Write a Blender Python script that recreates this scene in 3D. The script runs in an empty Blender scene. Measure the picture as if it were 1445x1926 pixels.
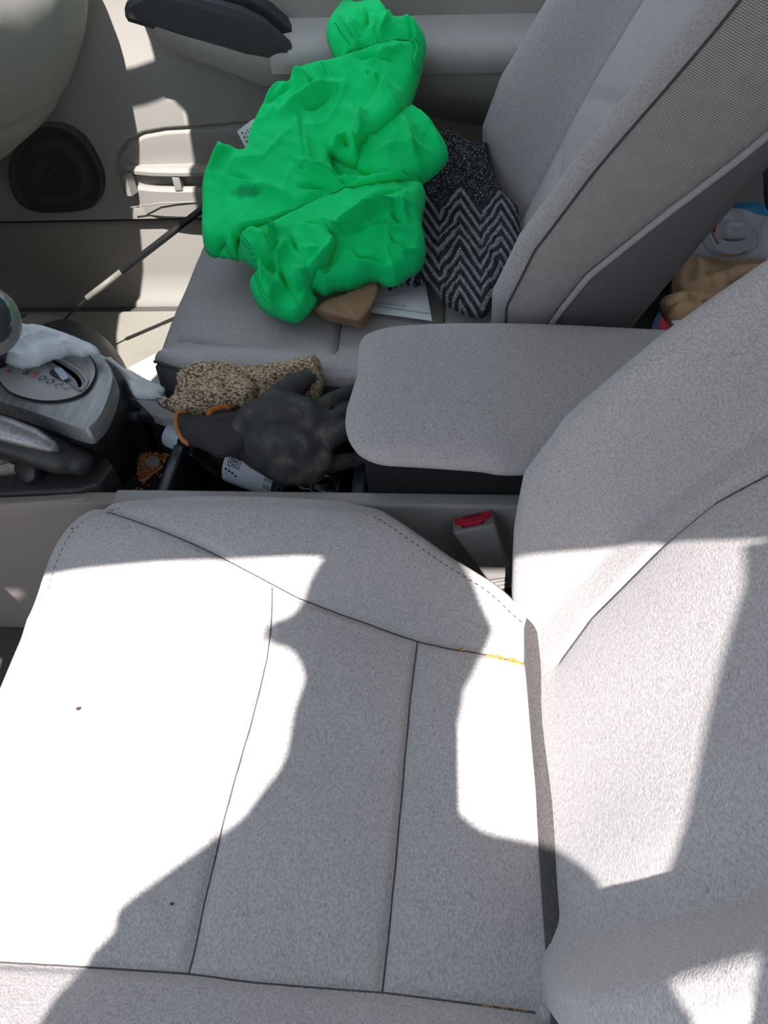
import bpy, bmesh, math, random
import numpy as np
from mathutils import Vector, Matrix
from mathutils.geometry import delaunay_2d_cdt

# ------------------------------------------------------------------ camera, sky, sun, exposure
SC = bpy.context.scene
COL = SC.collection
W_, H_, F_ = 1445.0, 1926.0, 1400.0
CAM = np.array([0.0, 0.0, 0.96])
def _basis(th, ps, ro):
    th, ps, ro = math.radians(th), math.radians(ps), math.radians(ro)
    r0 = np.array([math.cos(ps), math.sin(ps), 0]); fh = np.array([-math.sin(ps), math.cos(ps), 0]); z = np.array([0, 0, 1.0])
    f = fh*math.cos(th) - z*math.sin(th); u = fh*math.sin(th) + z*math.cos(th)
    return math.cos(ro)*r0 - math.sin(ro)*u, math.sin(ro)*r0 + math.cos(ro)*u, f
RT, UP, FW = _basis(49, 7, 4.5)
cd = bpy.data.cameras.new('camera'); cam = bpy.data.objects.new('camera', cd); COL.objects.link(cam)
cd.sensor_fit = 'VERTICAL'; cd.sensor_height = 36.0; cd.lens = F_/H_*36.0; cd.clip_start = 0.02
cam.matrix_world = Matrix([[RT[0], UP[0], -FW[0], CAM[0]], [RT[1], UP[1], -FW[1], CAM[1]], [RT[2], UP[2], -FW[2], CAM[2]], [0, 0, 0, 1]])
SC.camera = cam

wd = bpy.data.worlds.new('sky'); SC.world = wd; wd.use_nodes = True
bg = wd.node_tree.nodes['Background']
bg.inputs[0].default_value = (0.70, 0.83, 1.0, 1); bg.inputs[1].default_value = 1.6
SUNK = 0.56                                   # metres towards the far door per metre of fall
sd = bpy.data.lights.new('sun_offscreen', 'SUN'); sun = bpy.data.objects.new('sun_offscreen', sd); COL.objects.link(sun)
sd.energy = 14.0; sd.angle = math.radians(0.6); sd.color = (1.0, 0.94, 0.90)
sun.rotation_euler = (math.atan(SUNK), 0, 0); sun.location = (0, -2, 4)
SC.view_settings.view_transform = 'Standard'; SC.view_settings.look = 'None'
SC.view_settings.exposure = 0.0; SC.view_settings.gamma = 1.0; SC.view_settings.use_curve_mapping = False

# ------------------------------------------------------------------ helpers
rng = np.random.default_rng(7); random.seed(7)
def ray(px, py): return RT*((px - W_/2)/F_) - UP*((py - H_/2)/F_) + FW
def U(px, py, z=None, Y=None, X=None):
    """point of a view ray on a level z, a lengthwise wall Y or a crosswise wall X"""
    d = ray(px, py)
    t = (z - CAM[2])/d[2] if z is not None else (Y - CAM[1])/d[1] if Y is not None else (X - CAM[0])/d[0]
    return CAM + d*t
def UN(px, py, O, n):
    d = ray(px, py); return CAM + d*(np.dot(np.array(O) - CAM, n)/np.dot(d, n))
def UL(pts, **k): return np.array([U(p[0], p[1], **k) for p in pts])
def march(P, zf):
    """where the view rays through pixels P (n,2) meet the surface z = zf(X, Y)"""
    D = np.array([ray(x, y) for x, y in P]); lo = np.full(len(P), .25); hi = np.full(len(P), 2.6)
    for _ in range(36):
        m = (lo + hi)/2; Q = CAM + D*m[:, None]
        up = Q[:, 2] > zf(Q[:, 0], Q[:, 1]); lo = np.where(up, m, lo); hi = np.where(up, hi, m)
    return CAM + D*((lo + hi)/2)[:, None]
def sm(a, b, x):
    t = np.clip((x - a)/(b - a), 0, 1); return t*t*(3 - 2*t)
def resample(P, n):
    P = np.array(P, float); s = np.r_[0, np.cumsum(np.linalg.norm(np.diff(P, axis=0), axis=1))]
    t = np.linspace(0, s[-1], n); return np.stack([np.interp(t, s, P[:, k]) for k in range(P.shape[1])], 1)
def spline(P, n, closed=False):
    """Catmull-Rom through P, resampled to n points"""
    P = np.array(P, float); k = len(P); out = []
    for i in range(k if closed else k - 1):
        if closed: a, b, c, d = P[(i-1) % k], P[i], P[(i+1) % k], P[(i+2) % k]
        else: a, b, c, d = P[max(i-1, 0)], P[i], P[i+1], P[min(i+2, k-1)]
        for t in np.linspace(0, 1, 12, endpoint=False):
            out.append(.5*((2*b) + (c - a)*t + (2*a - 5*b + 4*c - d)*t*t + (3*b - a - 3*c + d)*t**3))
    out.append(P[0] if closed else P[-1])
    return resample(out, n)
def pdist(Q, P):
    """distance and signed side of points Q (n,2) to a polyline P"""
    P = np.array(P, float); best = np.full(len(Q), 1e9); sg = np.zeros(len(Q)); ar = np.zeros(len(Q)); acc = 0
    for a, b in zip(P[:-1], P[1:]):
        ab = b - a; L2 = ab@ab + 1e-12; t = np.clip(((Q - a)@ab)/L2, 0, 1); pr = a + t[:, None]*ab
        d = np.linalg.norm(Q - pr, axis=1); c = ab[0]*(Q[:, 1] - a[1]) - ab[1]*(Q[:, 0] - a[0])
        m = d < best; best = np.where(m, d, best); sg = np.where(m, np.sign(c), sg); ar = np.where(m, acc + t*math.sqrt(L2), ar); acc += math.sqrt(L2)
    return best, sg, ar/acc
def inside(Q, P):
    P = np.array(P); r = np.zeros(len(Q), bool); j = len(P) - 1
    for i in range(len(P)):
        a, b = P[i], P[j]; c = ((a[1] > Q[:, 1]) != (b[1] > Q[:, 1]))
        with np.errstate(divide='ignore', invalid='ignore'):
            x = (b[0] - a[0])*(Q[:, 1] - a[1])/(b[1] - a[1]) + a[0]
        r ^= c & (Q[:, 0] < x); j = i
    return r

def wloc(o):
    v = Vector((0, 0, 0))
    while o is not None: v = v + o.location; o = o.parent
    return v
def mesh(name, V, Fc, mat=None, parent=None, smooth=True, uv=None, label=None):
    """one mesh object from world-space points; sits at its parent's base"""
    V = np.array(V, float); L = np.array(wloc(parent)) if parent is not None else np.zeros(3)
    me = bpy.data.meshes.new(name); me.from_pydata((V - L).tolist(), [], [list(map(int, f)) for f in Fc]); me.update()
    if smooth: me.polygons.foreach_set('use_smooth', [True]*len(me.polygons))
    if uv is not None:
        uvl = me.uv_layers.new(name='UVMap'); idx = np.zeros(len(me.loops), int); me.loops.foreach_get('vertex_index', idx)
        uvl.data.foreach_set('uv', np.array(uv, float)[idx].ravel())
    if mat is not None: me.materials.append(mat)
    o = bpy.data.objects.new(name, me); COL.objects.link(o)
    if parent is not None: o.parent = parent
    if label: o['label'] = label
    return o
def thing(name, label, cat, loc, group=None):
    o = bpy.data.objects.new(name, None); COL.objects.link(o); o.location = loc; o.empty_display_size = .03
    o['label'] = label; o['category'] = cat
    if group: o['group'] = group
    return o
def tag(o, label, cat, group=None):
    o['label'] = label; o['category'] = cat
    if group: o['group'] = group
    return o
def struct(o, label=None, cat=None):
    o['kind'] = 'structure'
    if label: o['label'] = label
    if cat: o['category'] = cat
    return o
class MB:
    """collects shapes into one mesh"""
    def __init__(s): s.V = []; s.F = []
    def add(s, V, Fc):
        n = len(s.V); s.V += [list(map(float, v)) for v in V]; s.F += [[int(i) + n for i in f] for f in Fc]; return s
    def box(s, c, d, R=None, bev=0.0):
        bm = bmesh.new(); bmesh.ops.create_cube(bm, size=1)
        for v in bm.verts: v.co = Vector((v.co.x*d[0], v.co.y*d[1], v.co.z*d[2]))
        if bev: bmesh.ops.bevel(bm, geom=bm.edges[:], offset=bev, segments=3, affect='EDGES', profile=.6)
        bm.verts.index_update()
        V = [(R @ v.co if R is not None else v.co) + Vector(c) for v in bm.verts]; s.add(V, [[v.index for v in f.verts] for f in bm.faces]); bm.free(); return s
    def tube(s, P, r, n=10, cap=True, flat=1.0):
        P = np.array(P, float); k = len(P); r = np.broadcast_to(np.array(r, float), (k,)); V = []; T = np.gradient(P, axis=0); T /= np.linalg.norm(T, axis=1)[:, None] + 1e-12
        ref = np.array([0, 0, 1.0]) if abs(T[0][2]) < .9 else np.array([1.0, 0, 0]); a = np.cross(T[0], ref); a /= np.linalg.norm(a)
        for i in range(k):
            a = a - T[i]*(a@T[i]); a /= np.linalg.norm(a) + 1e-12; b = np.cross(T[i], a)
            for j in range(n): t = 2*math.pi*j/n; V.append(P[i] + r[i]*(math.cos(t)*a + flat*math.sin(t)*b))
        Fc = [[i*n + j, i*n + (j+1) % n, (i+1)*n + (j+1) % n, (i+1)*n + j] for i in range(k-1) for j in range(n)]
        if cap: Fc += [list(range(n))[::-1], list(range((k-1)*n, k*n))]
        return s.add(V, Fc)
    def lathe(s, prof, O, ax, n=32, cap=True):
        """prof: (distance along ax, radius)"""
        ax = np.array(ax, float); ax /= np.linalg.norm(ax); ref = np.array([0, 0, 1.0]) if abs(ax[2]) < .9 else np.array([1.0, 0, 0])
        a = np.cross(ax, ref); a /= np.linalg.norm(a); b = np.cross(ax, a); V = []; k = len(prof)
        for d, r in prof:
            for j in range(n): t = 2*math.pi*j/n; V.append(np.array(O) + ax*d + r*(math.cos(t)*a + math.sin(t)*b))
        Fc = [[i*n + j, i*n + (j+1) % n, (i+1)*n + (j+1) % n, (i+1)*n + j] for i in range(k-1) for j in range(n)]
        if cap: Fc += [list(range(n))[::-1], list(range((k-1)*n, k*n))]
        return s.add(V, Fc)
    def ell(s, c, r, R=None, n=16):
        V = []; Fc = []
        for i in range(n+1):
            for j in range(2*n):
                a, b = math.pi*i/n, math.pi*j/n; p = Vector((r[0]*math.sin(a)*math.cos(b), r[1]*math.sin(a)*math.sin(b), r[2]*math.cos(a)))
                V.append((R @ p if R is not None else p) + Vector(c))
        for i in range(n):
            for j in range(2*n): Fc.append([i*2*n + j, (i+1)*2*n + j, (i+1)*2*n + (j+1) % (2*n), i*2*n + (j+1) % (2*n)])
        return s.add(V, Fc)
    def build(s, name, mat, parent=None, smooth=True, label=None, weld=False):
        o = mesh(name, s.V, s.F, mat, parent, smooth, None, label)
        if weld:
            bm = bmesh.new(); bm.from_mesh(o.data); bmesh.ops.remove_doubles(bm, verts=bm.verts, dist=1e-5); bmesh.ops.recalc_face_normals(bm, faces=bm.faces); bm.to_mesh(o.data); bm.free()
        return o
def autosmooth(o, ang=35):
    me = o.data; bm = bmesh.new(); bm.from_mesh(me); bmesh.ops.recalc_face_normals(bm, faces=bm.faces)
    for e in bm.edges: e.smooth = not (len(e.link_faces) == 2 and e.calc_face_angle(0) > math.radians(ang))
    bm.to_mesh(me); bm.free(); return o
def remesh(o, voxel, smooth=8):
    """fuse the overlapping shapes of o into one continuous skin"""
    m = o.modifiers.new('r', 'REMESH'); m.mode = 'VOXEL'; m.voxel_size = voxel
    s = o.modifiers.new('s', 'SMOOTH'); s.factor = .6; s.iterations = smooth
    dg = bpy.context.evaluated_depsgraph_get(); dg.update(); me = bpy.data.meshes.new_from_object(o.evaluated_get(dg))
    o.modifiers.clear(); old = o.data; mats = list(old.materials); o.data = me; me.materials.clear()
    for q in mats: me.materials.append(q)
    me.polygons.foreach_set('use_smooth', [True]*len(me.polygons)); me.name = o.name; return o
def grid_faces(n, m):
    return [[i*m + j, (i+1)*m + j, (i+1)*m + j + 1, i*m + j + 1] for i in range(n-1) for j in range(m-1)]
def rim(n, m):
    """indices of the border loop of an n x m grid"""
    return [i*m for i in range(n)] + [(n-1)*m + j for j in range(1, m)] + [i*m + m - 1 for i in range(n-2, -1, -1)] + [j for j in range(m-2, 0, -1)]
def coons(cb, ct, cl, cr, n, m):
    """cb, ct run along u (n), cl, cr along v (m); 3-D"""
    cb, ct = resample(cb, n), resample(ct, n); cl, cr = resample(cl, m), resample(cr, m)
    u = np.linspace(0, 1, n)[:, None, None]; v = np.linspace(0, 1, m)[None, :, None]
    A = (1-v)*cb[:, None] + v*ct[:, None]; B = (1-u)*cl[None] + u*cr[None]
    Cc = (1-u)*(1-v)*cb[0] + u*(1-v)*cb[-1] + (1-u)*v*ct[0] + u*v*ct[-1]
    return A + B - Cc
def slab(name, poly, z0, z1, mat, parent=None, bev=0.0, smooth=False):
    """a plan outline (x, y) extruded between two heights"""
    bm = bmesh.new(); vs = [bm.verts.new((p[0], p[1], z0)) for p in poly]; f = bm.faces.new(vs)
    r = bmesh.ops.extrude_face_region(bm, geom=[f])
    for v in r['geom']:
        if isinstance(v, bmesh.types.BMVert): v.co.z = z1
    bmesh.ops.recalc_face_normals(bm, faces=bm.faces)
    if bev: bmesh.ops.bevel(bm, geom=bm.edges[:], offset=bev, segments=3, affect='EDGES', profile=.6, clamp_overlap=True)
    bm.verts.index_update(); o = mesh(name, [v.co[:] for v in bm.verts], [[v.index for v in f.verts] for f in bm.faces], mat, parent, True); bm.free()
    return autosmooth(o, 40)

# ------------------------------------------------------------------ materials
def srgb(r, g, b):
    f = lambda c: (c/255)/12.92 if c/255 <= .04045 else ((c/255 + .055)/1.055)**2.4
    return (f(r), f(g), f(b), 1)
class N:
    def __init__(s, name):
        s.m = bpy.data.materials.new(name); s.m.use_nodes = True; s.t = s.m.node_tree; s.b = s.t.nodes['Principled BSDF']
        s.co = s.t.nodes.new('ShaderNodeTexCoord')
    def n(s, t, **k):
        q = s.t.nodes.new(t)
        for a, v in k.items(): setattr(q, a, v)
        return q
    def l(s, a, b): s.t.links.new(a, b)
    def noise(s, scale, detail=3, rough=.55, co='Object', stretch=None):
        q = s.n('ShaderNodeTexNoise'); q.inputs['Scale'].default_value = scale; q.inputs['Detail'].default_value = detail; q.inputs['Roughness'].default_value = rough
        src = s.co.outputs[co]
        if stretch: mp = s.n('ShaderNodeMapping'); mp.inputs['Scale'].default_value = stretch; s.l(src, mp.inputs[0]); src = mp.outputs[0]
        s.l(src, q.inputs['Vector']); return q.outputs['Fac']
    def math(s, op, a, b=None, c=None):
        q = s.n('ShaderNodeMath', operation=op)
        for i, v in enumerate((a, b, c)):
            if v is None: continue
            if isinstance(v, (int, float)): q.inputs[i].default_value = v
            else: s.l(v, q.inputs[i])
        return q.outputs[0]
    def ramp(s, fac, stops):
        q = s.n('ShaderNodeValToRGB'); e = q.color_ramp.elements
        while len(e) < len(stops): e.new(.5)
        for k, (p, c) in enumerate(stops): e[k].position = p; e[k].color = c if len(c) == 4 else (*c, 1)
        s.l(fac, q.inputs[0]); return q.outputs[0]
    def mix(s, fac, a, b, mode='MIX'):
        q = s.n('ShaderNodeMix', data_type='RGBA', blend_type=mode)
        for i, v in ((0, fac), (6, a), (7, b)):
            if isinstance(v, (int, float)): q.inputs[i].default_value = v
            elif isinstance(v, tuple): q.inputs[i].default_value = v
            else: s.l(v, q.inputs[i])
        return q.outputs[2]
    def bump(s, h, strength=.3, dist=.002):
        q = s.n('ShaderNodeBump'); q.inputs['Strength'].default_value = strength; q.inputs['Distance'].default_value = dist
        s.l(h, q.inputs['Height']); s.l(q.outputs[0], s.b.inputs['Normal'])
    def col(s, c):
        if isinstance(c, tuple): s.b.inputs['Base Color'].default_value = c
        else: s.l(c, s.b.inputs['Base Color'])
    def set(s, **k):
        for a, v in k.items(): s.b.inputs[a.replace('_', ' ')].default_value = v
        return s
def grey(v, w=1.0): return (v*w, v, v/w, 1)
def fabric(name, c, contrast=.22, scale=650, bump=.5, stain=.12, sheen=.15):
    k = N(name); f = k.noise(scale, 2, .7, stretch=(1, .55, 1)); g = k.noise(scale*.33, 2); s = k.noise(7, 4)
    lo = tuple(x*(1-contrast) for x in c[:3]) + (1,); hi = tuple(min(1, x*(1+contrast)) for x in c[:3]) + (1,)
    cc = k.ramp(f, [(.35, lo), (.65, hi)])
    cc = k.mix(k.math('MULTIPLY', k.ramp(s, [(.45, (0, 0, 0)), (.75, (1, 1, 1))]), stain), cc, tuple(x*.62 for x in c[:3]) + (1,))
    fl = k.noise(scale*.42, 1, .5, stretch=(1, .4, 1)); cc = k.mix(k.ramp(fl, [(.73, (0, 0, 0)), (.75, (.4, .4, .4))]), cc, tuple(x*.35 for x in c[:3]) + (1,))
    k.col(cc); k.set(Roughness=.95); k.b.inputs['Sheen Weight'].default_value = sheen; k.b.inputs['Sheen Roughness'].default_value = .5
    k.bump(k.math('ADD', f, k.math('MULTIPLY', g, .7)), bump, .0012); return k.m
def plastic(name, c, rough=.5, grain=900, bump=.15, var=.1, spec=.4):
    k = N(name); f = k.noise(grain, 2); s = k.noise(11, 4)
    k.col(k.mix(k.math('MULTIPLY', s, var*2), c, tuple(x*.6 for x in c[:3]) + (1,))); k.set(Roughness=rough); k.b.inputs['Specular IOR Level'].default_value = spec
    k.bump(f, bump, .0006); return k.m
M = {}
M['seat'] = fabric('seat_fabric', (.385, .365, .368, 1))
M['seat_light'] = fabric('seat_insert_fabric', (.42, .40, .40, 1), .14)
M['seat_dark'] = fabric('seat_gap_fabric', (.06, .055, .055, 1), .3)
M['seam'] = plastic('seam_thread', (.075, .068, .065, 1), .9)
M['stitch'] = plastic('stitch_thread', (.09, .085, .085, 1), .9)
M['piping'] = fabric('piping_fabric', (.40, .38, .37, 1), .1)
def weave(name, a, b, pitch, co='UV'):
    k = N(name); sx = k.n('ShaderNodeSeparateXYZ'); k.l(k.co.outputs[co], sx.inputs[0]); nz = k.noise(90, 2, .5, 'Object')
    w = 2*math.pi/pitch; u = k.math('SINE', k.math('MULTIPLY', k.math('ADD', sx.outputs[0], sx.outputs[1]), w)); v = k.math('SINE', k.math('MULTIPLY', k.math('SUBTRACT', sx.outputs[0], sx.outputs[1]), w))
    f = k.math('ADD', k.math('MULTIPLY', k.math('MULTIPLY', u, v), .40), k.math('ADD', .42, k.math('MULTIPLY', nz, .16)))
    k.col(k.ramp(f, [(.25, a), (.8, b)])); k.set(Roughness=.9); k.bump(f, .6, .0012); return k.m
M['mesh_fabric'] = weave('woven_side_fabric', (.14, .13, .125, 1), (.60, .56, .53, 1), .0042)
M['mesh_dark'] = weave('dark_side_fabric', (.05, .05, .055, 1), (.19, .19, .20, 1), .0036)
M['vinyl'] = plastic('seat_back_vinyl', (.115, .105, .11, 1), .6, 500, .25)
M['black'] = plastic('black_plastic', (.018, .018, .02, 1), .42, 900, .2)
M['black_matte'] = plastic('matte_black_plastic', (.013, .013, .014, 1), .8)
M['console_grey'] = plastic('console_grey_plastic', (.34, .335, .33, 1), .55)
M['console_beige'] = plastic('console_side_plastic', (.27, .235, .215, 1), .6)
M['door'] = plastic('door_plastic', (.33, .31, .285, 1), .62, 700, .3)
M['door_fabric'] = fabric('door_fabric', (.42, .40, .385, 1), .12, 600, .3)
M['door_dark'] = plastic('door_pull_plastic', (.035, .036, .04, 1), .38)
M['carpet'] = fabric('carpet', (.075, .068, .06, 1), .5, 420, 1.0, .3)
M['mat'] = fabric('floor_mat', (.27, .25, .215, 1), .22, 500, .6, .35)
M['headliner'] = fabric('headliner', (.55, .53, .5, 1), .08)
M['paint'] = plastic('car_paint', (.25, .26, .28, 1), .3)
M['ground'] = fabric('concrete', (.42, .41, .39, 1), .2, 60, .4, .4)
k = N('silver_plastic'); s_ = k.noise(260, 3, .6, stretch=(1, .06, 1)); k.col(k.ramp(s_, [(.3, (.20, .205, .21, 1)), (.7, (.33, .335, .345, 1))])); k.set(Roughness=.36, Metallic=.55); M['silver'] = k.m
M['silver_plain'] = plastic('satin_silver_plastic', (.36, .36, .36, 1), .38, 900, .1)
M['silver_dark'] = plastic('shift_gate_plastic', (.20, .21, .22, 1), .4)
M['red'] = plastic('red_button_plastic', (.62, .02, .06, 1), .35)
M['ink'] = plastic('black_ink', (.012, .012, .014, 1), .7)
M['red_ink'] = plastic('red_ink', (.6, .05, .03, 1), .6)
M['buckle'] = plastic('buckle_grey_plastic', (.25, .235, .235, 1), .45)
k = N('chrome'); k.col((.6, .6, .6, 1)); k.set(Roughness=.2, Metallic=1.0); M['chrome'] = k.m

# ------------------------------------------------------------------ the shell of the car
def boxo(name, lo, hi, mat, parent=None, bev=.004, label=None):
    lo, hi = np.array(lo, float), np.array(hi, float)
    o = MB().box((lo+hi)/2, hi-lo, None, bev).build(name, mat, parent, True, label); return autosmooth(o, 40)
g_ = boxo('ground', (-9, -9, -.45), (9, 9, -.40), M['ground'], bev=0); struct(g_, 'pale concrete ground under and around the car', 'ground')
fl = boxo('floor', (-1.7, -.12, -.05), (1.5, 1.47, 0), M['carpet'], bev=0); struct(fl, 'dark grey carpeted floor of the car', 'floor')
tb = mesh('wall_front', [(-1.40, -.1, -.01), (-1.40, 1.47, -.01), (-1.44, 1.47, .30), (-1.44, -.1, .30), (-1.46, -.1, .72), (-1.46, 1.47, .72)], [[0, 1, 2, 3], [3, 2, 5, 4]], M['carpet'], smooth=False)
struct(tb, 'dark carpeted toe board closing the front footwells', 'wall')
# passenger side sill, below the door
sec = [(1.62, .215), (1.475, .213), (1.462, .205), (1.458, .19), (1.462, .08), (1.455, .02), (1.445, .012), (1.445, -.01)]
V = [(x, y, z) for x in (-1.7, 1.5) for y, z in sec]; n = len(sec)
s1 = mesh('trim_1', V, [[i, i+1, n+i+1, n+i] for i in range(n-1)], M['door']); struct(s1, 'light grey plastic sill panel below the far door', 'trim')
s2 = boxo('trim_2', (-1.7, -.28, -.1), (1.5, -.12, .10), M['door'], bev=.02); struct(s2, 'grey door sill beside the driver seat', 'trim')

# roof with the header over the windscreen, flat lining below
rp = [(-.46, .041), (-.31, .06), (-.16, .071), (.17, .073), (.205, .055), (.24, .04), (.6, .05), (1.45, .12), (1.45, 1.22), (.8, 1.30), (-.535, 1.30), (-.535, 1.2), (-.53, 1.14), (-.52, 1.115), (-.49, 1.09), (-.507, .97), (-.52, .75), (-.60, .55), (-.60, .33), (-.535, .23), (-.53, .18), (-.66, .155), (-.66, .045)]  # front edge has unseen tabs added to shade the console and gear plate
rf = slab('ceiling', rp, 1.06, 1.10, M['headliner']); struct(rf, 'pale cloth headliner under the car roof, with added shading tabs in front', 'roof')
def bar(name, P, r, mat, label, flat=1.0):
    o = MB().tube(P, r, 14, True, flat).build(name, mat); return struct(o, label, 'pillar')
bar('trim_3', [(-.44, 1.138, 1.075), (-.57, 1.158, 1.0), (-.8, 1.20, .885), (-1.15, 1.27, .73), (-1.3, 1.3, .66)], .019, M['headliner'], 'slim pillar beside the windscreen on the far side')
bar('trim_4', [(-.5, .05, 1.075), (-.75, -.01, .95), (-1.15, -.10, .74), (-1.3, -.13, .62)], .03, M['headliner'], 'slim pillar beside the windscreen on the driver side')
V = []
for X0, X1, Y, z in ((.212, .34, .03, 1.09), (.208, .335, .02, 1.05), (.150, .30, -.11, .85), (.14, .29, -.17, .6), (.13, .29, -.2, .3), (.13, .29, -.21, 0)):
    V += [(X0, Y, z), (X1, Y, z), (X1, Y-.05, z), (X0, Y-.05, z)]
Fc = [[4*i + j, 4*i + (j+1) % 4, 4*i + 4 + (j+1) % 4, 4*i + 4 + j] for i in range(5) for j in range(4)]
struct(mesh('trim_5', V, Fc, M['door'], smooth=False), 'door pillar beside the driver seat back', 'pillar')
struct(mesh('wall_left', [(.29, -.2, 0), (1.5, -.2, 0), (1.5, -.18, .62), (.29, -.18, .62), (.29, -.26, 0), (1.5, -.26, 0), (1.5, -.24, .62), (.29, -.24, .62)], [[0, 1, 2, 3], [4, 5, 6, 7], [3, 2, 6, 7]], M['door'], smooth=False), 'rear door panel behind the driver seat', 'wall')
struct(mesh('wall_rear', [(.95, -.2, 0), (.95, 1.47, 0), (.90, 1.47, .30), (.90, -.2, .30), (1.35, -.2, .27), (1.35, 1.47, .27), (1.6, -.2, .95), (1.6, 1.47, .95)], [[0, 1, 2, 3], [3, 2, 5, 4], [4, 5, 7, 6]], M['seat'], smooth=False), 'grey rear bench seat', 'wall')
struct(boxo('trim_6', (.30, 1.40, 0), (.42, 1.50, 1.08), M['door'], bev=.01), 'door pillar behind the passenger seat', 'pillar')
struct(boxo('wall_right', (.40, 1.45, 0), (1.6, 1.52, .64), M['door'], bev=.01), 'rear door panel behind the passenger seat', 'wall')

# dashboard: a rounded beam whose rear edge swings forward in the middle
dash = thing('dashboard', 'grey moulded dashboard end beside the far door', 'dashboard', (-.9, 1.1, .4))
edge_y = [.60, .70, .82, .954, 1.047, 1.166, 1.222, 1.262, 1.30, 1.34, 1.39, 1.425]
edge_x = [-.66, -.65, -.677, -.725, -.745, -.676, -.651, -.624, -.603, -.598, -.592, -.60]
ys = np.linspace(.60, 1.425, 60); ex = np.interp(ys, edge_y, edge_x)
sec = [(-.55, .76), (-.25, .755), (-.10, .745), (-.035, .725), (-.004, .69), (.006, .65), (-.003, .61), (-.03, .555), (-.086, .483), (-.16, .422), (-.262, .377), (-.40, .35), (-.55, .34)]
sec = spline(sec, 192)
tn_ = np.gradient(sec, axis=0); tn_ /= np.linalg.norm(tn_, axis=1)[:, None]; gv = .006*np.exp(-((np.arange(192) - 120)/1.6)**2)
V = [(ex[i] + a + gv[j]*tn_[j][1]*(i >= 20), ys[i], z - gv[j]*tn_[j][0]*(i >= 20)) for i in range(60) for j, (a, z) in enumerate(sec)]
autosmooth(mesh('dash_body', V, grid_faces(60, 192) + [list(range(59*192, 60*192)), list(range(192))[::-1]], M['door'], dash), 50)

boxo('center_stack', (-1.35, .58, 0), (-.74, .80, .74), M['door'], dash, .02)  # unseen lower dash blocks, added to keep light out of the far footwell
boxo('lower_dash', (-1.35, -.1, .33), (-.80, .60, .76), M['door'], dash, .03)
boxo('glove_box', (-1.35, .79, .20), (-.95, 1.33, .38), M['door'], dash, .03)
# steering wheel ahead of the driver seat; unseen, added to dim the far footwell
swc = np.array([-.635, .27, .60]); swn = np.array([.83, 0, .56]); swa = np.array([0, 1.0, 0]); swb = np.cross(swn, swa)
sw = thing('steering_wheel', 'black steering wheel ahead of the driver seat', 'steering wheel', tuple(swc + np.array([-.12, 0, -.10])))
MB().tube([swc + .18*(math.cos(t)*swa + math.sin(t)*swb) for t in np.linspace(0, 2*math.pi, 65)], .015, 12, False).build('rim', M['black'], sw)
MB().lathe([(-.04, .03), (-.03, .055), (0, .065), (.02, .055), (.026, .01)], swc - swn*.03, swn, 32).build('hub', M['black'], sw)
for t in (0, math.pi, -math.pi/2): MB().tube([swc - swn*.02 + .05*(math.cos(t)*swa + math.sin(t)*swb), swc + .172*(math.cos(t)*swa + math.sin(t)*swb)], .012, 10, True, .6).build('spoke', M['black'], sw)
MB().tube([swc - swn*.06, swc - swn*.10], .035, 16).build('column', M['black_matte'], sw)
# passenger door
door = bpy.data.objects.new('door_1', None); COL.objects.link(door); door.location = (0, 1.45, .2); struct(door, 'grey plastic far door panel with armrest, map pocket and speaker', 'door')
xs = np.linspace(-1.1, .42, 420); zs = np.linspace(.215, .72, 220)
X, Z = np.meshgrid(xs, zs, indexing='ij')
Yd = 1.452 + .02*sm(.35, .6, Z) - .012*sm(.30, .22, Z)
# the pocket panel line recess
d_, s_, a_ = pdist(np.stack([X.ravel(), Z.ravel()], 1), [tuple(U(p[0], p[1], Y=1.45)[[0, 2]]) for p in [(217, 322), (220, 298), (240, 268), (270, 254), (310, 247), (390, 242), (460, 236), (620, 228)]])
Yd = Yd + (.009*np.exp(-(d_/.0032)**2)).reshape(Yd.shape)
mesh('door_panel', np.stack([X, Yd, Z], -1).reshape(-1, 3), grid_faces(420, 220), M['door'], door)
boxo('door_edge', (-1.1, 1.445, .208), (.42, 1.52, .222), M['black_matte'], door, .002)
boxo('door_skin', (-1.1, 1.475, .21), (.42, 1.56, .70), M['paint'], door, .01)
P = spline(UL([(217, 322), (218, 300), (238, 269), (270, 254), (310, 247), (390, 242), (460, 236), (620, 228)], Y=1.449), 60)
# map pocket: a proud lip with a slot above it
def loft(name, secs, mat, parent, close=True, ends=True, label=None, ang=40):
    n = len(secs); m = len(secs[0]); V = [p for s in secs for p in s]
    Fc = [[i*m + j, (i+1)*m + j, (i+1)*m + (j+1) % m, i*m + (j+1) % m] for i in range(n-1) for j in range(m if close else m-1)]
    if ends and close: Fc += [list(range(m))[::-1], list(range((n-1)*m, n*m))]
    return autosmooth(mesh(name, V, Fc, mat, parent, True, None, label), ang)
x0 = U(216, 330, Y=1.42)[0]
def pk(xs, ztop, zbot, y, yb=1.455):
    S = []
    for t in np.linspace(0, 1, 30):
        x = xs[0] + t*(xs[1]-xs[0]); e = 1 - math.exp(-t*22); yy = yb - (yb-y)*e; zb = zbot(t); zt = ztop(t)
        S.append([(x, yb, zt), (x, yy+.006, zt), (x, yy, zt-.006), (x, yy, zb+.006), (x, yy+.01, zb), (x, yb, zb)])
    return S
zp = lambda px, py: U(px, py, Y=1.425)[2]
loft('pocket_lip', pk((x0, .38), lambda t: zp(225, 322) + .0*t, lambda t: zp(225, 340) + .004*t, 1.422), M['door'], door)
loft('pocket_front', pk((x0 - .002, .38), lambda t: zp(240, 359), lambda t: .219, 1.424), M['door'], door)
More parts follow.
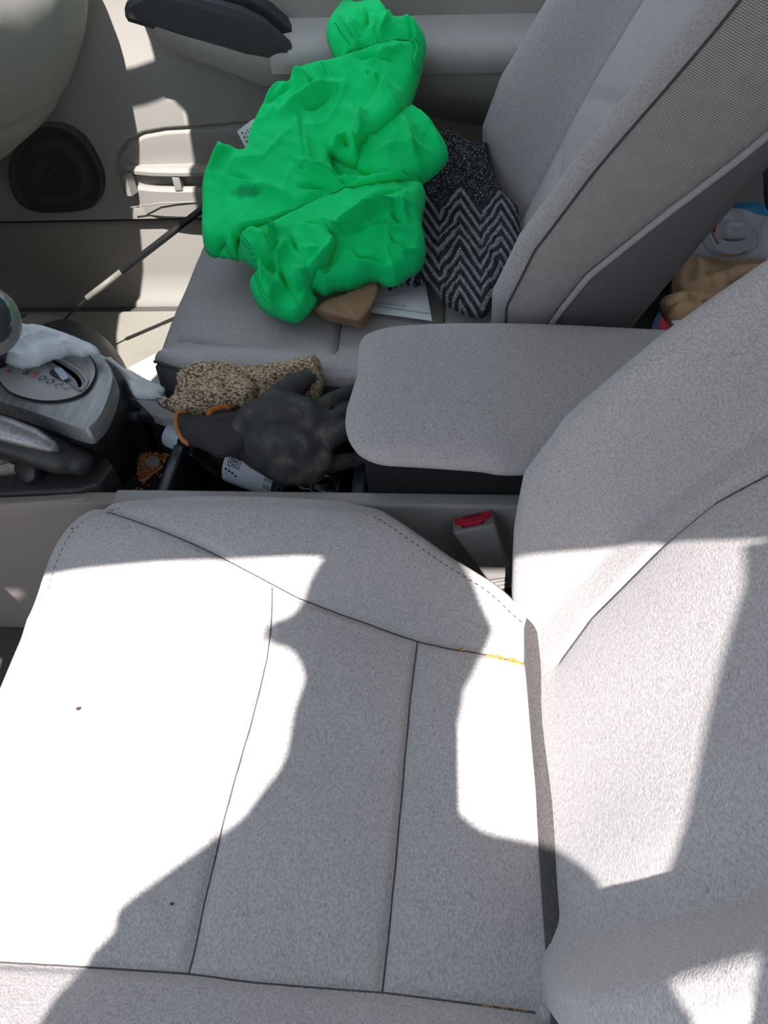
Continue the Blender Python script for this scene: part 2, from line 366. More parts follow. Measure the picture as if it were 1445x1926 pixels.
loft('pocket_end', [[(x0 + a, y, zp(240, 359) - .01), (x0 + a, y, zp(225, 330))] for a, y in ((-.0, 1.455), (.004, 1.43), (.012, 1.423), (.020, 1.423), (.028, 1.44))], M['door'], door, False)
boxo('pocket_divider', (U(332, 350, Y=1.44)[0], 1.426, zp(240, 362)), (U(346, 350, Y=1.44)[0], 1.45, zp(225, 336)), M['door'], door, .002)
xa, xb = U(330, 400, Y=1.424)[0], 0
P = UL([(246, 390), (300, 382), (400, 379), (500, 379)], Y=1.4235); MB().tube(P, .0012, 6).build('pocket_crease', M['door'], door)
# speaker grille: rounded triangle disc with a ring and a dish
spo = spline([tuple(U(p[0], p[1], Y=1.435)[[0, 2]]) for p in [(60, 245), (110, 237), (155, 262), (185, 310), (194, 345), (188, 375), (165, 395), (110, 402), (50, 395), (20, 360), (18, 300)]], 64, True)[:-1]
cx, cz = spo.mean(0)
V = []
for f, y in ((1.0, 1.452), (1.0, 1.440), (.97, 1.434), (.93, 1.434), (.915, 1.440), (.6, 1.436), (.42, 1.434), (.40, 1.4375), (.2, 1.438), (.02, 1.438)): V += [(cx + (p[0]-cx)*f, y, cz + (p[1]-cz)*f) for p in spo]
n = len(spo); Fc = [[i*n + j, i*n + (j+1) % n, (i+1)*n + (j+1) % n, (i+1)*n + j] for i in range(9) for j in range(n)]
k = N('speaker_grille'); v = k.n('ShaderNodeTexVoronoi'); v.inputs['Scale'].default_value = 260; v.inputs['Randomness'].default_value = 0; k.l(k.co.outputs['Object'], v.inputs['Vector'])
k.col(k.ramp(v.outputs['Distance'], [(.25, (.004, .004, .004, 1)), (.4, (.05, .047, .043, 1))])); k.set(Roughness=.7); k.bump(v.outputs['Distance'], .6, .001); M['grille'] = k.m
mesh('speaker_grille', V, Fc, M['grille'], door, label='dark round speaker grille')
# armrest beam
xs = np.linspace(-.535, .40, 70)
zt = np.interp(xs, [-.535, -.5, -.44, -.34, -.27, -.1, .12, .4], [.600, .598, .575, .548, .530, .528, .524, .52])
zb = np.interp(xs, [-.535, -.523, -.486, -.403, -.317, -.207, -.04, .06, .4], [.592, .575, .548, .513, .478, .470, .463, .450, .44])
S = []
for i, x in enumerate(xs):
    un = np.interp(x, [-.53, -.22, .0, .4], [.016, .03, .08, .09]); e = min(1, ((x + .536)/.05))**.5; yi = 1.46 - (1.46 - 1.372)*e; t, b = zt[i], zb[i]
    S.append([(x, 1.47, t + .008), (x, yi + .05*e, t + .002), (x, yi + .02*e, t), (x, yi + .006*e, t-.006), (x, yi, t - .012), (x, yi + .003*e, (t+b)/2), (x, yi + .008*e, b + .004), (x, yi + .016*e, b - .12*un), (x, yi + .045*e, b - .55*un), (x, 1.465, b - un)])
loft('armrest', S, M['door'], door, ends=False, ang=60)
# soft pad on top
xs = np.linspace(-.30, .40, 50); S = []
for x in xs:
    e = min(1, (x + .301)/.05)**.5; t = np.interp(x, [-.30, -.25, -.1, .12, .4], [.538, .536, .534, .530, .526]); b = t - .05*e - .004
    S.append([(x, 1.47, t + .02), (x, 1.43, t + .012*e), (x, 1.395, t + .010*e), (x, 1.374 - .004*e, t), (x, 1.370 - .006*e, t - .018), (x, 1.369 - .002*e, t - .034), (x, 1.374, b + .012), (x, 1.40, b + .01), (x, 1.46, b)])
loft('armrest_pad', S, M['door_fabric'], door, ends=True, ang=60)
# black pull cup
xs = np.linspace(-.527, -.255, 70); S = []
for x in xs:
    e = max(.02, min(1, ((x + .528)/.05), ((-.254 - x)/.05)))**.5; b = np.interp(x, [-.53, -.44, -.34, -.26], [.590, .562, .530, .516])
    t = b + .012 + e*np.interp(x, [-.53, -.44, -.34, -.26], [.040, .052, .056, .030]); tr = .045*sm(-.405, -.39, x)*sm(-.268, -.282, x) + .0
    S.append([(x, 1.378, b - .003), (x, 1.371, b + .006), (x, 1.370, t - .012), (x, 1.376, t - .002), (x, 1.384, t), (x, 1.394, t), (x, 1.397, t - .004 - tr), (x, 1.428, t - .004 - tr), (x, 1.432, t), (x, 1.45, t + .002), (x, 1.475, t)])
loft('pull_cup', S, M['door_dark'], door, close=False, ang=30, label='black pull handle cup with a slot')

# tinted window glass
def glass(name, V, Fc, c, label):
    k = N(name); t = k.n('ShaderNodeBsdfTransparent'); t.inputs[0].default_value = c; g = k.n('ShaderNodeBsdfGlossy'); g.inputs['Roughness'].default_value = .02
    mx = k.n('ShaderNodeMixShader'); mx.inputs[0].default_value = .06; k.l(t.outputs[0], mx.inputs[1]); k.l(g.outputs[0], mx.inputs[2]); k.l(mx.outputs[0], k.t.nodes['Material Output'].inputs[0])
    o = mesh(name, V, Fc, k.m, None, False); return struct(o, label, 'window')
glass('window_1', [(-1.12, 1.47, .70), (.36, 1.47, .70), (.36, 1.31, 1.07), (-.5, 1.31, 1.07)], [[0, 1, 2, 3]], (.90, .92, .92, 1), 'tinted glass of the far front door')
glass('window_2', [(.42, 1.47, .63), (1.5, 1.47, .63), (1.4, 1.29, 1.07), (.42, 1.31, 1.07)], [[0, 1, 2, 3]], (.88, .9, .9, 1), 'tinted glass of the far rear door')
glass('window_3', [(.32, -.2, .62), (1.5, -.2, .62), (1.45, .1, 1.07), (.34, .04, 1.07)], [[0, 1, 2, 3]], (.6, .63, .63, 1), 'tinted glass of the rear door behind the driver seat')
glass('window_4', [(1.6, -.15, .9), (1.6, 1.45, .9), (1.45, 1.22, 1.08), (1.45, .12, 1.08)], [[0, 1, 2, 3]], (.88, .9, .9, 1), 'tinted rear window')
glass('window_5', [(-1.32, -.1, .68), (-1.32, 1.3, .68), (-.5, 1.1, 1.075), (-.5, .06, 1.075)], [[0, 1, 2, 3]], (.72, .74, .74, 1), 'windscreen above the dashboard')

# ------------------------------------------------------------------ seats
def ringed(P, n, m, rings, mat_name, name, parent, mats, updir=None):
    pass
def pad_mesh(top, n, m, outward, rings):
    """top: (n*m,3) grid; rings: list of (out, down vector scale) extruded from the border; returns V, F and ring index lists"""
    R = rim(n, m); V = [p for p in top]; Fc = grid_faces(n, m); loops = [R]
    for off in rings:
        base = len(V); V += list(off); loops.append(list(range(base, base + len(R))))
    for A, B in zip(loops[:-1], loops[1:]):
        k = len(A); Fc += [[A[i], B[i], B[(i+1) % k], A[(i+1) % k]] for i in range(k)]
    return np.array(V), Fc, loops
def seam_tube(name, P, r, mat, parent): return MB().tube(P, r, 6).build(name, mat, parent)
def stitches(name, P, parent, step=.0075, ln=.0042, r=.0006):
    P = np.array(P); s = np.r_[0, np.cumsum(np.linalg.norm(np.diff(P, axis=0), axis=1))]; mb = MB(); t = 0
    while t + ln < s[-1]:
        a = np.array([np.interp(t, s, P[:, k]) for k in range(3)]); b = np.array([np.interp(t + ln, s, P[:, k]) for k in range(3)]); mb.tube([a, (a+b)/2, b], [r*.6, r, r*.6], 5); t += step
    o = mb.build(name, M['stitch'], parent); o['kind'] = 'stuff'; return o

HWX = [-.460, -.452, -.435, -.41, -.37, -.30, -.12, -.08, -.04, .0, .055, .09, .142]
HWY = [.15, .19, .232, .258, .280, .294, .293, .278, .248, .225, .200, .170, .150]
def cush_z(x, yl):
    b = sm(.14, .262, np.abs(yl))*.052*(1 - .45*sm(-.05, .09, x))
    c = .276 + .010*sm(-.05, -.35, x) - .030*sm(-.385, -.475, x) - .006*sm(.02, .11, x)
    return c + b - .012*sm(.268, .298, np.abs(yl))
def groove(Q, lines, depth, w):
    g = np.zeros(len(Q))
    for L in lines:
        d, s, a = pdist(Q, L); g = np.maximum(g, depth*np.exp(-(d/w)**2))
    return g
def puff(Q, lines, w, amp):
    d = np.full(len(Q), 9.0)
    for L in lines: d = np.minimum(d, pdist(Q, L)[0])
    return amp*(1 - np.exp(-d/w))
def make_cushion(root, cy, seams, cross, sx=0.0, kw=1.0):
    n, m = 230, 230
    u = np.linspace(0, 1, n); x0c = -.460 + sx; xx = x0c + (.142 - x0c)*u; hw = np.interp(xx, [q + sx*(q < -.25) for q in HWX], HWY)*kw
    hw = np.convolve(np.pad(hw, 4, 'edge'), np.ones(9)/9, 'valid')
    v = np.linspace(-1, 1, m); X = np.repeat(xx[:, None], m, 1); Y = hw[:, None]*v[None]
    Q = np.stack([X.ravel(), Y.ravel()], 1); L = [[(p[0], p[1] - cy) for p in s] for s in seams + cross]
    Z = cush_z(Q[:, 0], Q[:, 1]) - groove(Q, L, .0045, .0042) + puff(Q, L, .03, .008)
    Z += .0012*np.sin(Q[:, 0]*19 + 1.3*np.sin(Q[:, 1]*17)) + .0008*np.sin(Q[:, 1]*41 + Q[:, 0]*23)
    top = np.stack([Q[:, 0], Q[:, 1] + cy, Z], 1)
    R = rim(n, m); B = top[R]; T = np.roll(B, -3, 0) - np.roll(B, 3, 0); nr = np.stack([-T[:, 1], T[:, 0], 0*T[:, 0]], 1); nr /= np.linalg.norm(nr, axis=1)[:, None] + 1e-9
    c = np.array([np.mean(B[:, 0]), np.mean(B[:, 1]), 0]); nr *= np.sign(np.sum(nr*(B - c), 1))[:, None]
    for _ in range(6): nr = (np.roll(nr, 3, 0) + nr + np.roll(nr, -3, 0)); nr /= np.linalg.norm(nr, axis=1)[:, None] + 1e-9
    dz = np.array([0, 0, -1.0]); fr = sm(-.40, -.46, B[:, 0])[:, None]
    rings = [B + nr*o + dz*d for o, d in ((.004, .001), (.008, .004), (.011, .009), (.012, .014))]
    V, Fc, loops = pad_mesh(top, n, m, None, rings)
    cu = mesh('seat_cushion', V, Fc, M['seat'], root)
    # side below the piping
    rings2 = [rings[-1], rings[-1] + dz*.003 - nr*.004, rings[-1] + dz*.010 + nr*(.002 + .004*fr), rings[-1] + dz*.05 + nr*.004, rings[-1] + dz*.10 - nr*.002, rings[-1] + dz*.15 - nr*.02]
    k = len(R); VV = np.concatenate(rings2); FF = [[a*k + i, (a+1)*k + i, (a+1)*k + (i+1) % k, a*k + (i+1) % k] for a in range(5) for i in range(k)]
    arc = np.r_[0, np.cumsum(np.linalg.norm(np.diff(B, axis=0), axis=1))]
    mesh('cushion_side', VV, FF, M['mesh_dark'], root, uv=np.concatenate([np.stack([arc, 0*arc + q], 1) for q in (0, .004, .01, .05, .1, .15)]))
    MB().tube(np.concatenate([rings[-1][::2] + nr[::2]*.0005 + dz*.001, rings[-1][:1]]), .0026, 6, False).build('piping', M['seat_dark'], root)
    def on(P, dz_=0.0):
        P = np.array(P); q = np.stack([P[:, 0], P[:, 1] - cy], 1); z = cush_z(q[:, 0], q[:, 1]) - groove(q, L, .0045, .0042) + puff(q, L, .03, .008) + dz_ + .0012*np.sin(q[:, 0]*19 + 1.3*np.sin(q[:, 1]*17)) + .0008*np.sin(q[:, 1]*41 + q[:, 0]*23)
        return np.stack([P[:, 0], P[:, 1], z], 1)
    for s in seams + cross:
        q = resample(np.array([(p[0], p[1]) for p in s]), 200); q = q[(q[:, 0] > x0c + .004) & (np.abs(q[:, 1] - cy) < np.interp(q[:, 0], xx, hw) - .002)]
        seam_tube('seam', on(q, .0004), .0009, M['seam'], root)
    keep = [i for i in range(0, len(R)) if B[i, 0] < .10]
    return cu, B, nr, on
HBW = [-.10, -.03, 0, .06, .12, .2, .28, .385, .5, .56, .60, .62]
HBY = [.175, .20, .215, .238, .250, .250, .240, .222, .205, .19, .165, .14]
def make_back(root, cy, O, slope, seams_px, flip, shell, hby=HBY, height=.60, ka=1.0, ramp=(.60, .86), fall=.016, insert=None, near=0.0):
    e1 = np.array([slope, 0, 1.0]); e1 /= np.linalg.norm(e1); nn = np.array([-e1[2], 0, e1[0]]); O = np.array(O, float); O[1] = cy
    n, m = 200, 200
    w = np.linspace(-.09, height, n); hw = np.interp(w, HBW, hby); hw = np.convolve(np.pad(hw, 6, 'edge'), np.ones(13)/13, 'valid'); v = np.linspace(-1, 1, m)
    Wg = np.repeat(w[:, None], m, 1).ravel(); Y = (hw[:, None]*v[None]).ravel(); va = np.abs(np.repeat(v[None], n, 0)).ravel()
    def hh(wq, vq, yq):
        amp = np.interp(wq, [-.09, -.03, 0, .06, .12, .2, .3, .4, .52, .585], [.0, .008, .022, .055, .082, .09, .08, .066, .05, .008])*ka
        amp = amp*(1 - near*(yq < 0))
        b = amp*sm(ramp[0], ramp[1], vq) - fall*sm(.9, 1.0, vq)
        return b + .012*np.sin(np.clip(wq, 0, .6)*5.2)*(1 - sm(.4, .7, vq)) - .02*sm(.0, -.09, wq)
    Q = np.stack([Wg, Y], 1); S = []
    for px in seams_px:
        P = [UN(a, b, O + nn*.012, nn) - O for a, b in px]; S.append([(p@e1, p[1]) for p in P])
    if insert: S += [[(q, s_*insert*np.interp(q, w, hw)) for q in np.linspace(-.08, height - .02, 30)] for s_ in (-1, 1)]
    H = hh(Wg, va, Y)
    if insert:                                                   # soft tucks across the insert
        for w0, sl in ((.16, .25), (.30, -.35), (.47, .2)): H = H - .007*np.exp(-((Wg - w0 - sl*Y)/.014)**2)*sm(.52, .35, va)
    if S: H = H - groove(Q, S, .005, .004) + puff(Q, S, .03, .007)
    H += .0012*np.sin(Wg*23 + 2*np.sin(Y*13)) + .0008*np.sin(Y*37)
    top = O + Wg[:, None]*e1 + Y[:, None]*np.array([0, 1, 0]) + H[:, None]*nn
    R = rim(n, m); B = top[R]; T = np.roll(B, -3, 0) - np.roll(B, 3, 0); nr = np.cross(T, nn); nr /= np.linalg.norm(nr, axis=1)[:, None] + 1e-9
    c = B.mean(0); nr *= np.sign(np.sum(nr*(B - c), 1))[:, None]
    for _ in range(8): nr = (np.roll(nr, 3, 0) + nr + np.roll(nr, -3, 0)); nr /= np.linalg.norm(nr, axis=1)[:, None] + 1e-9
    rings = [B + nr*o - nn*d for o, d in ((.005, .002), (.010, .007), (.013, .014), (.013, .020))]
    V, Fc, loops = pad_mesh(top, n, m, None, rings)
    bk = mesh('backrest', V, Fc, M['seat'], root)
    if insert:
        bk.data.materials.append(M['seat_light']); fi = [f for f in grid_faces(n, m)]; vs_ = va[np.array([f[0] for f in fi])]
        for q_, p_ in zip(np.nonzero(vs_ < insert)[0], [0]*len(vs_)): bk.data.polygons[int(q_)].material_index = 1
    wB = (rings[-1] - O)@e1; hB = (rings[-1] - O)@nn
    sd = .058 + .06*sm(.1, .45, wB)                          # depth of the woven side strip
    bot = -.088 + 0*wB
    def ringset(ts, a, b, bulge):
        return [rings[-1] + nr*(bulge*math.sin(math.pi*t) - .0) - nn*(a + (b - a)*t)[:, None] for t in ts]
    r2 = ringset(np.linspace(0, 1, 6), 0*wB, sd, .006); k = len(R)
    FF = lambda q: [[a*k + i, (a+1)*k + i, (a+1)*k + (i+1) % k, a*k + (i+1) % k] for a in range(q - 1) for i in range(k)]
    arc = np.r_[0, np.cumsum(np.linalg.norm(np.diff(rings[-1], axis=0), axis=1))]
    uvs = np.concatenate([np.stack([arc, sd*t], 1) for t in np.linspace(0, 1, 6)])
    mesh('side_panel', np.concatenate(r2), FF(len(r2)), M['mesh_fabric'], root, uv=uvs)
    full = hB - bot; r3 = [rings[-1] + nr*o - nn*(sd + (full - sd)*t)[:, None] for t, o in ((0, .001), (.03, .004), (.3, .006), (.6, .002), (.85, -.008), (.97, -.025), (1.0, -.05))]
    VV = np.concatenate(r3); F3 = FF(len(r3)); F3.append(list(range(6*k, 7*k)))
    mesh('back_shell', VV, F3, M['vinyl'], root)
    MB().tube(np.concatenate([r3[1], r3[1][:1]])[::2], .004, 8, False).build('piping', M['piping'], root)
    MB().tube(np.concatenate([rings[-1], rings[-1][:1]])[::2] + 0, .0018, 6, False).build('edge_seam', M['seam'], root)
    for s in S:
        s = resample(np.array(s), 120); vq = np.abs(s[:, 1])/np.interp(s[:, 0], w, hw); h = hh(s[:, 0], vq, s[:, 1]) - groove(s, S, .005, .004) + puff(s, S, .03, .007) + .0012*np.sin(s[:, 0]*23 + 2*np.sin(s[:, 1]*13)) + .0008*np.sin(s[:, 1]*37)
        m_ = vq < 1.0; s = s[m_]; h = h[m_]
        if len(s) > 4: seam_tube('seam', O + s[:, :1]*e1 + s[:, 1:]*np.array([0, 1, 0]) + (h + .0004)[:, None]*nn, .0010, M['seam'], root)
    hc = O + e1*(height + .13) - nn*.03; Rm = Matrix([[nn[0], 0, e1[0]], [0, 1, 0], [nn[2], 0, e1[2]]])
    hr = autosmooth(MB().box(hc, (.10, .26, .17), Rm, .045).build('headrest', M['seat'], root), 60)
    for s_ in (-1, 1): MB().tube([O + e1*(height - .02) - nn*.03 + np.array([0, s_*.07, 0]), hc + np.array([0, s_*.07, 0])], .006, 10).build('headrest_post', M['chrome'], root)
    return bk
DCY, PCY = .265, 1.065
ds = thing('driver_seat', 'large grey cloth seat lit by bright sun patches and crossed by a shadow', 'car seat', (-.15, DCY, .12))
us = lambda px, z=.285: [tuple(U(a, b, z=z)[:2]) for a, b in px]
seams = [us([(128, 1003), (200, 1005), (260, 1024), (380, 1064), (500, 1108), (560, 1130), (690, 1165), (785, 1195), (850, 1210), (930, 1222), (1030, 1240)]),
         us([(-420, 1790), (0, 1812), (180, 1822), (350, 1832), (480, 1848), (720, 1865), (900, 1888), (1010, 1902)])]
cross = [us([(785, 1196), (772, 1300), (758, 1450), (740, 1650), (718, 1864)]), us([(516, 1118), (500, 1230), (470, 1350), (415, 1550), (380, 1700), (355, 1833)])]
cu, B, nr, on = make_cushion(ds, DCY, seams, cross)
i_ = [i for i in range(len(B)) if -.45 < B[i, 0] < .10 and B[i, 1] > DCY]
stitches('stitching', B[i_] - nr[i_]*.007 + np.array([0, 0, .0012]), ds)
make_back(ds, .288, (.102, 0, .278), .52, [[(1036, 1236), (1100, 1150), (1170, 1085), (1240, 1020), (1340, 940), (1445, 885), (1600, 820)]], 1, True, near=.18)
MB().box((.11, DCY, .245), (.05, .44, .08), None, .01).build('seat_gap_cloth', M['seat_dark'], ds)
MB().box((-.16, DCY, .09), (.44, .40, .17), None, .01).build('seat_base', M['black_matte'], ds)

ps = thing('passenger_seat', 'grey cloth seat piled with clothes and papers', 'car seat', (-.15, PCY, .12))
seams = [us([(332, 636), (370, 641), (410, 650), (500, 668), (610, 690), (680, 702), (900, 735)], .285), [(-.40, 1.27), (-.2, 1.22), (.1, 1.20)]]
cross = [us([(628, 692), (636, 645), (642, 600), (655, 480)], .28), us([(832, 640), (836, 590), (838, 540), (845, 440)], .28)]
make_cushion(ps, PCY, seams, cross, .028, .95)
HBP = [.215, .225, .232, .242, .248, .252, .254, .254, .252, .235, .20, .17]
make_back(ps, PCY, (.102, 0, .278), .46, [], -1, True, HBP, .62, 1.2, (.50, .99), 0.0, .54)
MB().box((-.16, PCY, .09), (.46, .42, .17), None, .01).build('seat_base', M['black_matte'], ps)

# ------------------------------------------------------------------ flat print and draped cloth
def text(name, s, O, xd, yd, size, mat, parent, align='CENTER', thick=.0004, lift=.0005):
    """lettering as thin mesh on the plane (O, xd, yd)"""
    cu_ = bpy.data.curves.new(name, 'FONT'); cu_.body = s; cu_.size = 1.0; cu_.align_x = align; cu_.align_y = 'CENTER'; cu_.extrude = 0; cu_.resolution_u = 3
    t = bpy.data.objects.new(name, cu_); COL.objects.link(t); dg = bpy.context.evaluated_depsgraph_get(); dg.update()
    me = bpy.data.meshes.new_from_object(t.evaluated_get(dg)); V = np.array([v.co[:] for v in me.vertices]); Fc = [list(p.vertices) for p in me.polygons]
    bpy.data.objects.remove(t); bpy.data.curves.remove(cu_); bpy.data.meshes.remove(me)
    xd = np.array(xd, float); xd /= np.linalg.norm(xd); yd = np.array(yd, float); yd -= xd*(yd@xd); yd /= np.linalg.norm(yd); nn = np.cross(xd, yd)
    V = np.array(O) + size*(V[:, :1]*xd + V[:, 1:2]*yd) + nn*lift
    return mesh(name, V, Fc, mat, parent, False)
class Cloth:
    """crumpled sheet built from overlapping outlines; pixels only fix the outline on the base surface zf, folds are real relief"""
    def __init__(s, zf, res=5.0, nrm=(0, -.35, .94)):
        s.zf = zf; s.res = res; s.layers = []; s.nrm = np.array(nrm)/np.linalg.norm(nrm); s.V = []; s.F = []; s.UV = []
    def height(s, Q, upto):
        h = np.zeros(len(Q))
        for k0, (poly, lift, w, folds, noise) in enumerate(s.layers[:upto]):
            ins = inside(Q, poly)
            if not ins.any(): continue
            q = Q[ins]; d, _, _ = pdist(q, np.vstack([poly, poly[:1]])); e = 1 - np.exp(-d/w); a = .0015 + lift*e
            for fo in folds:
                P, amp, fw, kind = fo[:4]; fd, sg, ar = pdist(q, P); tp = np.sin(np.pi*np.clip(ar, .02, .98))**.9 if len(fo) < 5 else 1.0
                if kind == 'v': v = -amp*np.exp(-(fd/fw)**2)
                elif kind == 'r': v = amp*np.exp(-(fd/fw)**2)
                elif kind == 'l': v = amp*np.where(sg < 0, np.exp(-fd/fw), np.exp(-(fd/(fw*.42))**2))     # steep on the + side
                else: v = amp*np.where(sg > 0, np.exp(-fd/fw), np.exp(-(fd/(fw*.42))**2))
                a = a + v*tp*np.clip(d/6, 0, 1)
            if noise:
                am, sc = noise; x, y = q[:, 0]/sc, q[:, 1]/sc
                sd_ = k0*1.7; c1 = 1 - np.abs(np.sin(.55*x + .35*y + sd_ + 1.6*np.sin(.45*y + sd_) + .5*np.sin(1.3*x))); c2 = 1 - np.abs(np.sin(.28*x - .62*y + 2*sd_ + 1.4*np.sin(.5*x + 1)))
                msk = .5 + .5*np.sin(.33*x + 1.1*np.sin(.4*y + sd_)); a = a + am*e*(c1**3*1.1*msk + c2**3*1.2*(1 - msk) + .25*np.sin(2.3*x - 1.9*y + 1.5*np.sin(y*2.1)))
            h[ins] += a
        return h
    def layer(s, poly, lift, w=14, folds=(), noise=None, n=None, uvs=100.0, hole=False):
        P = spline(poly, n or max(40, int(sum(np.hypot(*np.subtract(poly[i], poly[i-1])) for i in range(len(poly)))/s.res)), True)[:-1]
        s.layers.append((P, lift, w, folds, noise)); k = len(s.layers)
        lo, hi = P.min(0), P.max(0); r = s.res; g = []
        for iy, y in enumerate(np.arange(lo[1], hi[1], r*.87)):
            for x in np.arange(lo[0] + (iy % 2)*r/2, hi[0], r): g.append((x, y))
        g = np.array(g); g = g[inside(g, P)]; d, _, _ = pdist(g, np.vstack([P, P[:1]])); g = g[d > r*.6]
        Q = np.vstack([P, g]); nb = len(P)
        vo, eo, fo, _, _, _ = delaunay_2d_cdt([Vector(p) for p in Q], [(i, (i+1) % nb) for i in range(nb)], [], 1, 1e-6)
        Q = np.array([v[:] for v in vo]); base = march(Q, s.zf); h = s.height(Q, k)
        V = base + h[:, None]*s.nrm; n0 = len(s.V); s.V += V.tolist(); s.UV += (Q/uvs).tolist()
        for f in fo:
            a, b, c = [np.append(Q[i], 0) for i in f[:3]]
            f = list(f) if np.cross(b - a, c - a)[2] < 0 else list(f)[::-1]
            s.F.append([i + n0 for i in f])
        return s
    def build(s, name, mat, parent=None, thick=.0016, label=None):
        o = mesh(name, s.V, s.F, mat, parent, True, s.UV, label)
        if thick: m = o.modifiers.new('thickness', 'SOLIDIFY'); m.thickness = thick; m.offset = -1
        return o
def cc(pts, ox, oy, k): return [(ox + a/k, oy + b/k) for a, b in pts]      # crop coordinates to frame coordinates

# ------------------------------------------------------------------ centre console
con = thing('center_console', 'grey and black console between the seats with padded armrest', 'car console', (-.2, .69, .05))
boxo('near_rail', (-.405, .580, .10), (.36, .602, .30), M['console_grey'], con, .005)
boxo('far_rail', (-.42, .738, .10), (.36, .758, .298), M['black'], con, .004)
boxo('bin_floor', (-.50, .59, .10), (.36, .745, .125), M['black_matte'], con, .002)
boxo('side_panel', (-.73, .580, .0), (-.40, .60, .297), M['console_beige'], con, .004)
boxo('side_panel', (-.42, .58, .0), (.36, .60, .12), M['black_matte'], con, .004)
boxo('far_side_panel', (-.73, .738, 0), (-.40, .758, .29), M['black'], con, .004)
boxo('armrest_box', (-.092, .602, .11), (.36, .738, .378), M['black_matte'], con, .004)
# divider bars
def barpx(name, px, z, wd, dp, mat):
    P = UL(px, z=z); a, b = P[0], P[-1]; d = b - a; d[2] = 0; L = np.linalg.norm(d); d /= L; ang = math.atan2(d[1], d[0])
    o = MB().box((a + b)/2 + np.array([0, 0, -dp/2]), (L, wd, dp), Matrix.Rotation(ang, 3, 'Z'), .004).build(name, mat, con); return autosmooth(o, 40)
M['gloss'] = plastic('gloss_black_plastic', (.035, .042, .05, 1), .25, 900, .05)
barpx('tray_divider', [(300, 935), (333, 842), (350, 800)], .275, .016, .15, M['gloss'])
barpx('bin_post', [(672, 935), (682, 850), (690, 800)], .285, .018, .16, M['gloss'])
tp = [tuple(U(*p, z=.222)[:2]) for p in [(180, 800), (240, 740), (345, 800), (315, 935), (180, 935)]]
slab('coin_tray', tp, .12, .222, M['black_matte'], con, .002)
pl = [tuple(U(*p, z=.30)[:2]) for p in [(235, 745), (262, 752), (330, 756), (700, 756), (700, 766), (420, 772), (345, 786), (305, 787), (283, 779), (268, 764), (255, 752)]]
slab('far_rim', pl, .285, .300, M['console_grey'], con, .002)
# gear selector housing
def outl(px, z, n): return spline(UL(px, z=z), n + 1, True)[:-1]
NT = 120
top_px = [(-85, 650), (20, 618), (100, 622), (160, 645), (195, 672), (213, 703), (209, 735), (192, 778), (172, 801), (152, 806), (60, 775), (-20, 748), (-85, 712)]
o0 = outl(top_px, .38, NT)
slot_xy = spline(UL([(98, 675), (122, 687), (146, 705), (154, 722), (148, 729), (142, 715), (122, 697), (100, 682)], z=.3848), 41, True)[:-1, :2]
def holed(name, loop, mat, parent, wall=None):
    """flat sheet inside loop (n,3) with the selector slot cut out, and walls below the cut"""
    z = float(loop[:, 2].mean()); A = loop[:, :2]; na, nh = len(A), len(slot_xy); Q = np.vstack([A, slot_xy])
    E_ = [(i, (i+1) % na) for i in range(na)] + [(na + i, na + (i+1) % nh) for i in range(nh)]
    vo, eo, fo, _, _, _ = delaunay_2d_cdt([Vector(p) for p in Q], E_, [], 0, 1e-7); Q = np.array([v[:] for v in vo]); c = np.array([Q[list(f)].mean(0) for f in fo])
    ok = inside(c, A) & ~inside(c, slot_xy); o = mesh(name, np.c_[Q, np.full(len(Q), z)], [f for f, k_ in zip(fo, ok) if k_], mat, parent, False)
    if wall:
        V_ = np.concatenate([np.c_[slot_xy, np.full(nh, z)], np.c_[slot_xy, np.full(nh, z - wall)]]); mesh('slot_wall', V_, [[i, (i+1) % nh, nh + (i+1) % nh, nh + i] for i in range(nh)], M['black'], parent)
    return o
def shrink(P, f, dz): c = P.mean(0); Q = c + (P - c)*f; Q[:, 2] = P[:, 2] + dz; return Q
V = np.concatenate([shrink(o0, 1.0, -.024), shrink(o0, 1.0, -.004), shrink(o0, .985, 0)]); n = NT
Fc = [[a*n + i, a*n + (i+1) % n, (a+1)*n + (i+1) % n, (a+1)*n + i] for a in range(2) for i in range(n)]
gp = autosmooth(mesh('gear_plate', V, Fc, M['silver'], con, label='brushed silver gear selector plate'), 30)
holed('plate_face', shrink(o0, .985, 0), M['silver'], gp)
mid = outl([(-85, 640), (20, 610), (110, 612), (175, 635), (212, 668), (236, 712), (236, 760), (216, 815), (194, 846), (165, 852), (80, 842), (-20, 822), (-85, 790)], .33, NT)
low = outl([(-85, 620), (20, 596), (120, 600), (190, 630), (232, 680), (254, 742), (256, 790), (240, 850), (212, 905), (170, 932), (60, 935), (-20, 930), (-85, 925)], .25, NT)
o1 = shrink(o0, .985, -.022)
V = np.concatenate([o1, (o1*.6 + mid*.4) + np.array([0, 0, .004]), mid, mid*.5 + low*.5 + np.array([0, 0, .01]), low, shrink(low, 1.0, -.12)])
Fc = [[a*n + i, a*n + (i+1) % n, (a+1)*n + (i+1) % n, (a+1)*n + i] for a in range(5) for i in range(n)]
mesh('gear_housing', V, Fc, M['black'], con)
sl = [tuple(U(*p, z=.30)[:2]) for p in [(-85, 830), (60, 830), (190, 850), (215, 880), (190, 915), (150, 926), (60, 930), (-85, 936)]]
k = N('dusty_black_plastic'); f = k.noise(420, 3, .7); k.col(k.ramp(f, [(.55, (.02, .02, .022, 1)), (.72, (.12, .11, .10, 1))])); k.set(Roughness=.6); M['dusty'] = k.m
slab('brake_tray', sl, .2, .305, M['dusty'], con, .004)
strip = [tuple(U(*p, z=.30)[:2]) for p in [(-85, 938), (60, 931), (150, 926), (172, 930), (160, 938), (60, 944), (-85, 956)]]
slab('edge_strip', strip, .27, .299, M['console_beige'], con, .002)
